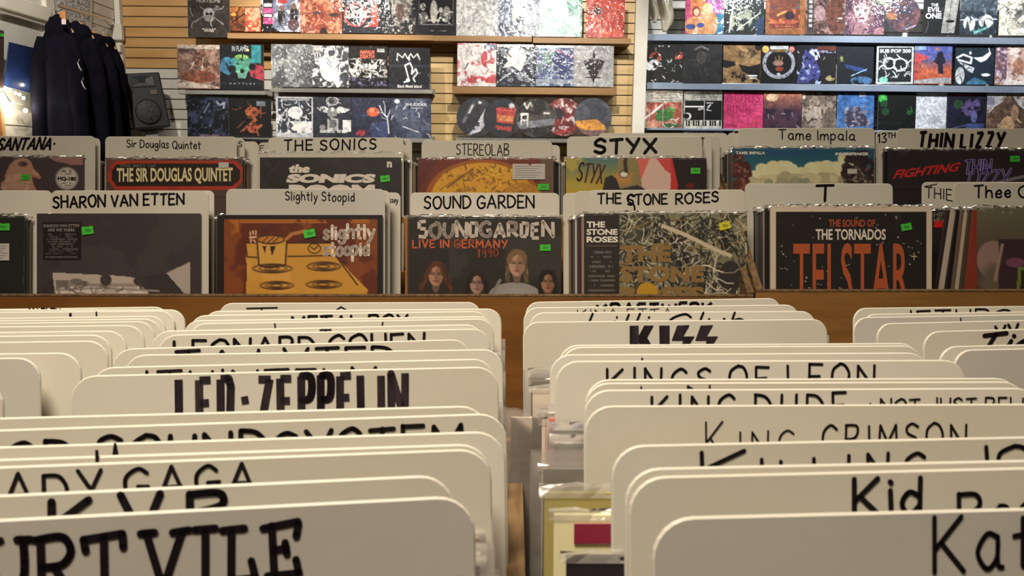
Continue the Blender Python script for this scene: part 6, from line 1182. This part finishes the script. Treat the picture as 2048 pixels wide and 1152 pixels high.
# --- lower tier, left bin
cell(-275, 431, 324, 1, (32, 33, 30), 'record with dark foliage cover, cut off by the left edge', A_leaf, .52, 120, stickers=[(-6, 447, 21, 461), (-26, 487, 20, 521, STKW)],
     cards=[(.030, 'R', 103, 381, 'blank white divider behind the dark foliage record', [], CARDW)], seed=2, hvis='dark foliage record')
cell(74, 427, 327, 0, (47, 40, 42), 'near-black record with a pale snowy window scene at the bottom', A_sharon, .54, 200,
     prints=[T('SHARON VAN ETTEN', 88, 159, 449, 448, 6, color=(120, 112, 112), bold=.02, spacing=1.1), T('ARE WE THERE', 96, 150, 457, 457, 6, color=(120, 112, 112), bold=.02, spacing=1.1), T('INCLUDES ALBUM DOWNLOAD', 92, 155, 512, 512, 4, color=(96, 88, 88), bold=.02)],
     stickers=[(165, 453, 188, 469, GREEN, .12)], cards=[(.0072, 'L', 102, 381, 'white divider hand-lettered in three words of black capitals, lower tier, far left', [T('SHARON VAN ETTEN', 107, 368, 394, 386, 22, 4, seed=5)], CARD),
     (.055, 'R', 428, 381, 'blank white divider at the back of the snowy window stack', [], CARDW)], lipon=False, seed=3, hvis='snowy window record')
cell(435, 430, 330, 0, (22, 17, 18), 'dark red record with a yellow cartoon stove and pot', A_stoop, .52, 210,
     inks=[T('slightly', 648, 748, 451, 450, 26, 6, color=(178, 168, 158), gap=.2), T('stoopid', 648, 738, 485, 483, 26, 6, color=(178, 168, 158), gap=.2)],
     stickers=[(608, 459, 631, 475, GREEN, .2)], cards=[(.0072, 'L', 452, 378, 'grey-white divider with a small neat two-word name, above the yellow stove record', [T('Slightly Stoopid', 571, 709, 383, 386, 17, 2.2)], CARDG),
     (.035, 'R', 780, 381, 'cream divider just behind the grey-white one over the stove record', [], CARD), (.075, 'R', 801, 385, 'cream divider with small lettering at its right corner, behind the stove record', [T('ssey', 779, 796, 394, 395, 11, 1.6)], CARD)], lipon=False, seed=4, hvis='yellow stove record')
cell(811, 433, 312, 1, (33, 31, 29), 'black record with four long-haired people and grey angular lettering', A_garden, .52, 210,
     inks=[T('LIVE IN GERMANY', 826, 1014, 480, 480, 15, 3, color=(166, 82, 54), gap=.3), T('1990', 956, 996, 499, 498, 15, 2.2, color=(150, 66, 44), gap=.3),
           T('SOUNDGARDEN', 838, 1106, 447, 446, 28, 7, color=(160, 150, 142), font=BLOCKY, butt=True, gap=.26, jit=.05)],
     stickers=[(1080, 489, 1101, 502)], cards=[(.0185, 'L', 820, 385, 'white divider with two words in black capitals, above the four-person record', [T('SOUND GARDEN', 849, 1068, 393, 391, 24, 3.6, seed=2)], CARDW)], seed=5, hvis='four-person record', stack=9)
o, fr_ = cell(1168, 427, 326, -1, (52, 52, 42), 'paint-splattered olive and white record with gold block letters', A_roses, .52, 230,
     prints=[T('THE', 1173, 1210, 443, 443, 12, color=(186, 178, 170), bold=.04), T('STONE', 1173, 1235, 458, 458, 12, color=(186, 178, 170), bold=.04), T('ROSES', 1173, 1236, 473, 473, 12, color=(186, 178, 170), bold=.04),
             T('THE', 1240, 1342, 491, 491, 33, color=(112, 88, 52), bold=.05), T('STONE', 1240, 1408, 532, 532, 33, color=(112, 88, 52), bold=.05), T('ROSES', 1240, 1408, 573, 573, 33, color=(112, 88, 52), bold=.05)],
     stickers=[(1438, 444, 1460, 459, STKY, .25)], cards=[(.014, 'L', 1178, 380, 'cream divider with three words in black capitals, above the paint-splattered record', [T('THE', 1196, 1242, 387, 386, 20, 3.6), T('STONE', 1256, 1334, 390, 387, 20, 3.6), T('ROSES', 1352, 1436, 388, 383, 20, 3.6), T('S', 1254, 1270, 388, 388, 38, 3.6)], CARD),
     (.05, 'L', 1150, 382, 'cream divider second behind the paint-splattered record', [], CARD), (.085, 'L', 1126, 386, 'cream divider farthest behind the paint-splattered record', [], CARDW)], seed=6, hvis='paint-splattered record', spread=-.026)
a = fr_.loc(1294, 586); bm = bmesh.new(); add_tube(bm, [(a[0], -.0026, a[1]), (a[0], -.0020, a[1])], .0205, 32); add_tube(bm, [(a[0], -.0029, a[1]), (a[0], -.0026, a[1])], .016, 32)
bmesh_obj('round_sticker', bm, cmat((150, 112, 30), 1.9, .5), o)['label'] = 'round yellow lemon slice print'
# --- lower tier, right bin
cell(1541, 413, 322, 0, (172, 160, 142), 'cream-framed black record with tall orange block title and stars', A_tornado, .55, 200,
     prints=[T('THE SOUND OF', 1657, 1750, 439, 439, 15, color=(138, 66, 44), bold=.03), T('THE TORNADOS', 1631, 1771, 458, 458, 22, color=(180, 172, 162), bold=.025), T('TELSTAR', 1586, 1817, 486, 486, 128, color=(142, 70, 42), bold=.012, spacing=1.06)],
     stickers=[(1801, 447, 1822, 461, GREEN, .2)], cards=[(.084, 'L', 1490, 367, 'cream divider with a single capital letter, above the orange-titled record', [T('T', 1633, 1667, 371, 370, 31, 5.5)], CARD)], seed=7, hvis='orange-titled record', spread=-.012, body=(172, 160, 142))
f_ = Frame(at_D(1866, 418, 1.662), at_D(2170, 418, 1.662), LEAN); o = record(f_, (34, 30, 32), 'black record with small grey words and red mark, right of the orange-titled record', None)
write(o, f_, 'HIP', 1868, 1889, 425, 425, 8, 1.5, mat=cmat((120, 116, 100), 1.9), off=-.001); write(o, f_, 'HEY', 1868, 1889, 436, 436, 8, 1.5, mat=cmat((120, 116, 100), 1.9), off=-.001)
a = f_.loc(1868, 441); b = f_.loc(1885, 455); bm = bmesh.new(); add_box(bm, (a[0], -.001, b[1]), (b[0], -.0002, a[1]), .0002); bmesh_obj('red_mark', bm, cmat((170, 26, 24), 1.9), o)
# leaning stack and the olive record at the far right
o, fr_ = cell(1953, 415, 320, 0, (84, 80, 62), 'olive and purple blurred record leaning at the far right', A_thee, .55, 150,
     cards=[(.080, 'L', 1908, 365, 'cream divider hand-lettered with a short lower-case name at the right edge', [T('Thee O', 1949, 2056, 372, 371, 23, 3.6)], CARD)], stack=0, seed=8, hvis='olive record')
for q, (xt, xb, cc) in enumerate([(1946, 1926, (110, 44, 34)), (1938, 1914, (60, 52, 44)), (1931, 1906, (150, 138, 120)), (1922, 1898, (84, 70, 60)), (1914, 1884, (24, 20, 24)), (1903, 1872, (150, 140, 128)), (1893, 1862, (40, 30, 34))]):
    dep = 1.575 + q * .0085; PLx = at_D(xt, 417, dep); PBx = at_D(xb, 590, dep)
    fr = Frame(PLx, PLx + fr_.x * .315, LEAN); sh = (fr.loc(xb, 590)[0]) / .2
    ang = math.atan(sh)
    x_ = (fr.x * math.cos(ang) + fr.z * math.sin(ang)); z_ = (fr.z * math.cos(ang) - fr.x * math.sin(ang)); fr.x = x_; fr.z = z_
    record(fr, cc, 'slanting record edge %s in the leaning stack left of the olive record' % ['nearest', 'second', 'third', 'fourth', 'fifth', 'sixth', 'seventh'][q], 'leaning records at the far right', seed=q + 60)
fr = Frame(at_D(1844, 364, 1.69), at_D(2133, 364, 1.69), LEAN); o = divider(fr, 'white divider with thin capitals half hidden by the short lower-case one', CARDW, r=.011, group='divider cards in the tiered rows')
write(o, fr, 'THIE', 1851, 1904, 374, 380, 21, 2.2); write(o, fr, 'T', 1849, 1874, 373, 368, 4, 1.8)

# --- upper tier
cell(-106, 314, 273, 0, (58, 46, 48), 'purple-brown record with a pink dove head and silver round seal', A_dove, .31, 130,
     prints=[T('HQ-180', 116, 153, 353, 354, 9, color=(24, 20, 22), bold=.05)], stickers=[(43, 349, 61, 360)], cards=[(.0072, 'R', 190, 272, 'white divider with slanting brush capitals, upper tier, far left', [T("SANTANA.", -6, 106, 278, 276, 22, 4.4, slant=.35)], CARD), (.03, 'R', 200, 276, 'blank cream divider behind the slanting brush lettering, upper tier', [], CARDW)], seed=12, hvis='dove record')
cell(212, 317, 273, 0, (64, 50, 46), 'brown record with a red octagonal frame and cream circus letters', A_doug, .28, 150,
     prints=[T('THE SIR DOUGLAS QUINTET', 234, 466, 336, 335, 33, color=(180, 170, 130), bold=.03), T('THE BEST OF', 239, 312, 329, 329, 5.5, color=(84, 84, 74), bold=.03)], stickers=[(438, 325, 458, 336, STKW)],
     cards=[(.0072, 'L', 210, 273, 'cream divider with small three-word handwriting, upper tier', [T('Sir Douglas Quintet', 254, 401, 279, 283, 15, 2)], CARD), (.03, 'R', 489, 276, 'cream divider with one small letter at its right corner', [T('S', 477, 484, 283, 283, 10, 1.8)], CARD), (.06, 'R', 516, 283, 'blank cream divider stepping down behind the octagon record', [], CARDW)], seed=13, hvis='octagon record')
cell(520, 315, 282, 0, (30, 27, 28), 'black record with bold white slanted lettering on three lines', A_sonic, .28, 120,
     prints=[T('the', 578, 621, 329, 329, 17, color=(178, 170, 162), bold=.07, slant=.25), T('SONICS', 574, 751, 348, 348, 18, color=(178, 170, 162), bold=.07, slant=.3), T('BOOM', 578, 750, 369, 369, 34, color=(178, 170, 162), bold=.09), T('n', 774, 784, 323, 323, 12, color=(178, 170, 162), bold=.05)], stickers=[(761, 351, 780, 364, GREEN, .1)],
     cards=[(.0125, 'L', 536, 275, 'cream divider with two words in wide thin black capitals, upper tier', [T('THE SONICS', 569, 752, 281, 278, 20, 3.4, gap=.34)], CARD), (.055, 'R', 824, 278, 'cream divider with a tiny letter at its right corner, upper tier', [T('A', 804, 811, 281, 281, 9, 1.6)], CARD), (.07, 'L', 516, 285, 'cream divider with a small letter at its left corner, upper tier', [T('F', 520, 528, 291, 291, 10, 1.5)], CARD)], lipon=False, seed=14, hvis='black slanted-letter record', stack=9, spread=.028)
f_ = Frame(at_D(519, 304, 1.80), at_D(798, 304, 1.80), LEAN); o = record(f_, (160, 150, 140), 'white record with pinkish print showing just above the black slanted-letter record', None)
cell(836, 317, 271, 0, (88, 32, 24), 'maroon record with a golden cratered sphere', A_lab, .26, 170,
     stickers=[(1075, 368, 1098, 380), (1025, 328, 1090, 359, STKW)], cards=[(.0072, 'L', 843, 281, 'cream divider with spiky thin capitals, above the golden sphere record', [T('STEREOLAB', 913, 1017, 288, 289, 22, 2)], CARD), (.05, 'R', 1120, 290, 'low blank divider behind the golden sphere record', [], CARDW)], seed=15, hvis='golden sphere record', spread=.034)
cell(1132, 316, 281, 0, (30, 22, 24), 'record with teal and yellow sky, pink shape and black right side', A_styx, .28, 170,
     inks=[T('STYX', 1153, 1203, 326, 330, 36, 3.4, color=(70, 34, 30), slant=.2)], stickers=[(1381, 336, 1400, 348)],
     cards=[(.0072, 'L', 1134, 273, 'cream divider with four very bold brush capitals, upper tier', [T('STYX', 1190, 1312, 280, 277, 27, 6.6, gap=.3, jit=.03)], CARD), (.0335, 'R', 1424, 275, 'cream divider with one dark stroke at its corner, upper tier', [T('T', 1402, 1408, 276, 276, 17, 2.5)], CARDW), (.062, 'R', 1440, 272, 'blank cream divider stepping up behind the bold brush capitals', [], CARD), (.088, 'R', 1456, 266, 'taller blank divider at the back of that same stack', [], CARDW)], seed=16, hvis='teal and yellow record', stack=10, spread=.032)
cell(1465, 296, 283, 0, (26, 66, 86), 'record with cream clouds on teal sky between dark trees', A_tame, .31, 180,
     prints=[T('TAME IMPALA', 1471, 1530, 303, 303, 6, color=(190, 186, 175), bold=.03), T('INNERSPEAKER', 1670, 1737, 305, 305, 6, color=(190, 186, 175), bold=.05, slant=.2)], stickers=[(1694, 338, 1713, 348, STKW)],
     cards=[(.0072, 'L', 1477, 256, 'cream divider with a thin two-word handwritten name, above the cloud record', [T('Tame Impala', 1558, 1709, 260, 262, 19, 2.4)], CARD), (.03, 'L', 1466, 258, 'cream divider with a small black tick at its left corner', [T('-', 1469, 1476, 255, 255, 16, 4)], CARDW), (.055, 'L', 1455, 265, 'blank cream divider third behind the clouds', [], CARD)], seed=17, hvis='cloud record')
cell(1776, 299, 283, 0, (34, 29, 32), 'black record with red slanted and purple outlined lettering', A_lizzy, .28, 120,
     inks=[T('THIN', 1928, 1980, 322, 320, 26, 5.2, color=(130, 122, 160), slant=.1), T('LIZZY', 1934, 2014, 345, 338, 32, 5.2, color=(130, 122, 160), slant=.2), T('THIN', 1928, 1980, 322, 320, 26, 2.6, color=(46, 36, 96), slant=.1, off=-.0017), T('LIZZY', 1934, 2014, 345, 338, 32, 2.6, color=(46, 36, 96), slant=.2, off=-.0017)],
     prints=[T('FIGHTING', 1789, 1918, 340, 324, 19, color=(160, 36, 36), bold=.035, slant=.5)], stickers=[(2019, 312, 2038, 324)],
     cards=[(.0072, 'L', 1793, 257, 'cream divider with heavy black angular capitals, upper right', [T('THIN LIZZY', 1836, 2006, 266, 266, 29, 6.5, font=BLOCKY, slant=.12, butt=True, gap=.36)], CARD), (.04, 'L', 1752, 262, 'cream divider with a number and two small letters, upper right', [T('13', 1756, 1772, 268, 267, 18, 2.6), T('TH', 1775, 1790, 266, 265, 10, 2)], CARD)], seed=18, hvis='red-and-purple lettered record')

# ================================================================== BINS
def panel(name, parent, fr, x0, x1, z0, z1, y0, y1, mat, bev=.001):
    bm = bmesh.new(); add_box(bm, (x0, y0, z0), (x1, y1, z1), bev); return bmesh_obj(name, bm, mat, parent, None) 
def bin_empty(fr, label):
    t = bpy.data.objects.new('record_bin', None); COL.objects.link(t); t.matrix_world = fr.mat(); tag(t, label, 'record bin', 'wooden record bins'); return t
# lower tier bin: the face is one long plywood board with a pale top edge
Yf = 1.475
def level_frame(xa, ya, xb, yb, Y):
    a = at_Y(xa, ya, Y); b = at_Y(xb, yb, Y); return Frame(a, b, 0)
fr = level_frame(0, 589.5, 1508, 590.5, Yf); t = bin_empty(fr, 'long plywood record bin across the middle of the photo'); Wf = fr.w
X0 = -.62
panel('front_panel', t, fr, X0, Wf, -.985, -.0035, 0, .014, WOODH); panel('top_edge', t, fr, X0, Wf, -.0035, 0, -.0006, .0146, WOODE)
panel('bottom_panel', t, fr, X0, Wf - .014, -.188, -.170, .015, .30, WOOD); panel('back_panel', t, fr, X0, Wf - .014, -.985, .005, .288, .30, WOOD)
panel('side_panel', t, fr, X0 - .014, X0, -.985, .0, 0, .30, WOOD)
def side(parent, x, pts, mat, th=.013, name='side_panel'):
    """sloping side board: pts are (y,z) in the bin's frame"""
    vs = [(x, p[0], p[1]) for p in pts] + [(x + th, p[0], p[1]) for p in pts]; n = len(pts)
    me = pyd(name, vs, [list(range(n)), list(range(2 * n - 1, n - 1, -1))] + [(i, i + n, (i + 1) % n + n, (i + 1) % n) for i in range(n)])
    return link(name, me, mat, parent)
side(t, Wf - .013, [(.001, -.985), (.001, .006), (.12, .085), (.29, .10), (.29, -.985)], WOODE)
for q in range(-1, 4):   # partitions between compartments
    xx = (435 - 17 + 359 * (q)) / F * 1.545
    side(t, xx, [(.016, -.168), (.016, -.03), (.10, -.02), (.28, -.02), (.28, -.168)], WOOD, .006, 'partition')
fr = level_frame(1512, 580.5, 2300, 580, Yf - .004); t2 = bin_empty(fr, 'second plywood record bin on the right holding the orange-titled record')
Wg = fr.w
panel('front_panel', t2, fr, 0, Wg, -.985, -.0035, 0, .014, WOOD); panel('top_edge', t2, fr, 0, Wg, -.0035, 0, -.0006, .0146, WOODE)
panel('bottom_panel', t2, fr, .014, Wg, -.183, -.165, .015, .30, WOOD); panel('back_panel', t2, fr, .014, Wg, -.985, 0, .288, .30, WOOD)
side(t2, .0, [(.001, -.985), (.001, .002), (.115, .082), (.29, .10), (.29, -.985)], WOODE)
side(t2, (1868 - 1512) / F * 1.5, [(.016, -.163), (.016, -.03), (.28, -.02), (.28, -.163)], WOOD, .008, 'partition')
# upper tier bins
fr = level_frame(-10, 432, 1462, 434, 1.80); t3 = bin_empty(fr, 'upper tier plywood bin behind the long middle bin')
panel('front_panel', t3, fr, -.6, fr.w, -1.11, 0, 0, .014, WOOD); panel('bottom_panel', t3, fr, -.6, fr.w, -.203, -.185, .015, .32, WOOD); panel('back_panel', t3, fr, -.6, fr.w, -1.11, .03, .31, .322, WOOD)
side(t3, fr.w - .013, [(.001, -1.11), (.001, .02), (.11, .09), (.30, .10), (.30, -1.11)], WOODE)
fr = level_frame(1464, 430, 2300, 430, 1.78); t4 = bin_empty(fr, 'upper tier plywood bin on the right under the cloud record')
panel('front_panel', t4, fr, 0, fr.w, -1.11, 0, 0, .014, WOOD); panel('bottom_panel', t4, fr, 0, fr.w, -.183, -.165, .015, .32, WOOD); panel('back_panel', t4, fr, 0, fr.w, -1.11, .03, .31, .322, WOOD)
side(t4, 0, [(.001, -1.11), (.001, .02), (.11, .09), (.30, .10), (.30, -1.11)], WOODE)
# near bin
fr = Frame(Vector((-1.06, .20, 1.03)), Vector((1.1, .20, 1.03)), 0); t5 = bin_empty(fr, 'near plywood record bin full of white dividers')
panel('front_panel', t5, fr, 0, 2.16, -1.02, 0, 0, .014, WOOD); panel('bottom_panel', t5, fr, 0, 2.16, -.312, -.297, .015, .80, WOOD)
panel('back_panel', t5, fr, 0, 2.16, -1.02, -.14, .80, .814, WOOD)
for k_ in range(-3, 4):
    xx = 1.06 + .0035 + .353 * k_
    side(t5, xx - .006, [(.015, -.296), (.015, -.012), (.40, -.022), (.795, -.15), (.795, -.296)], WOODE, .012, 'partition')
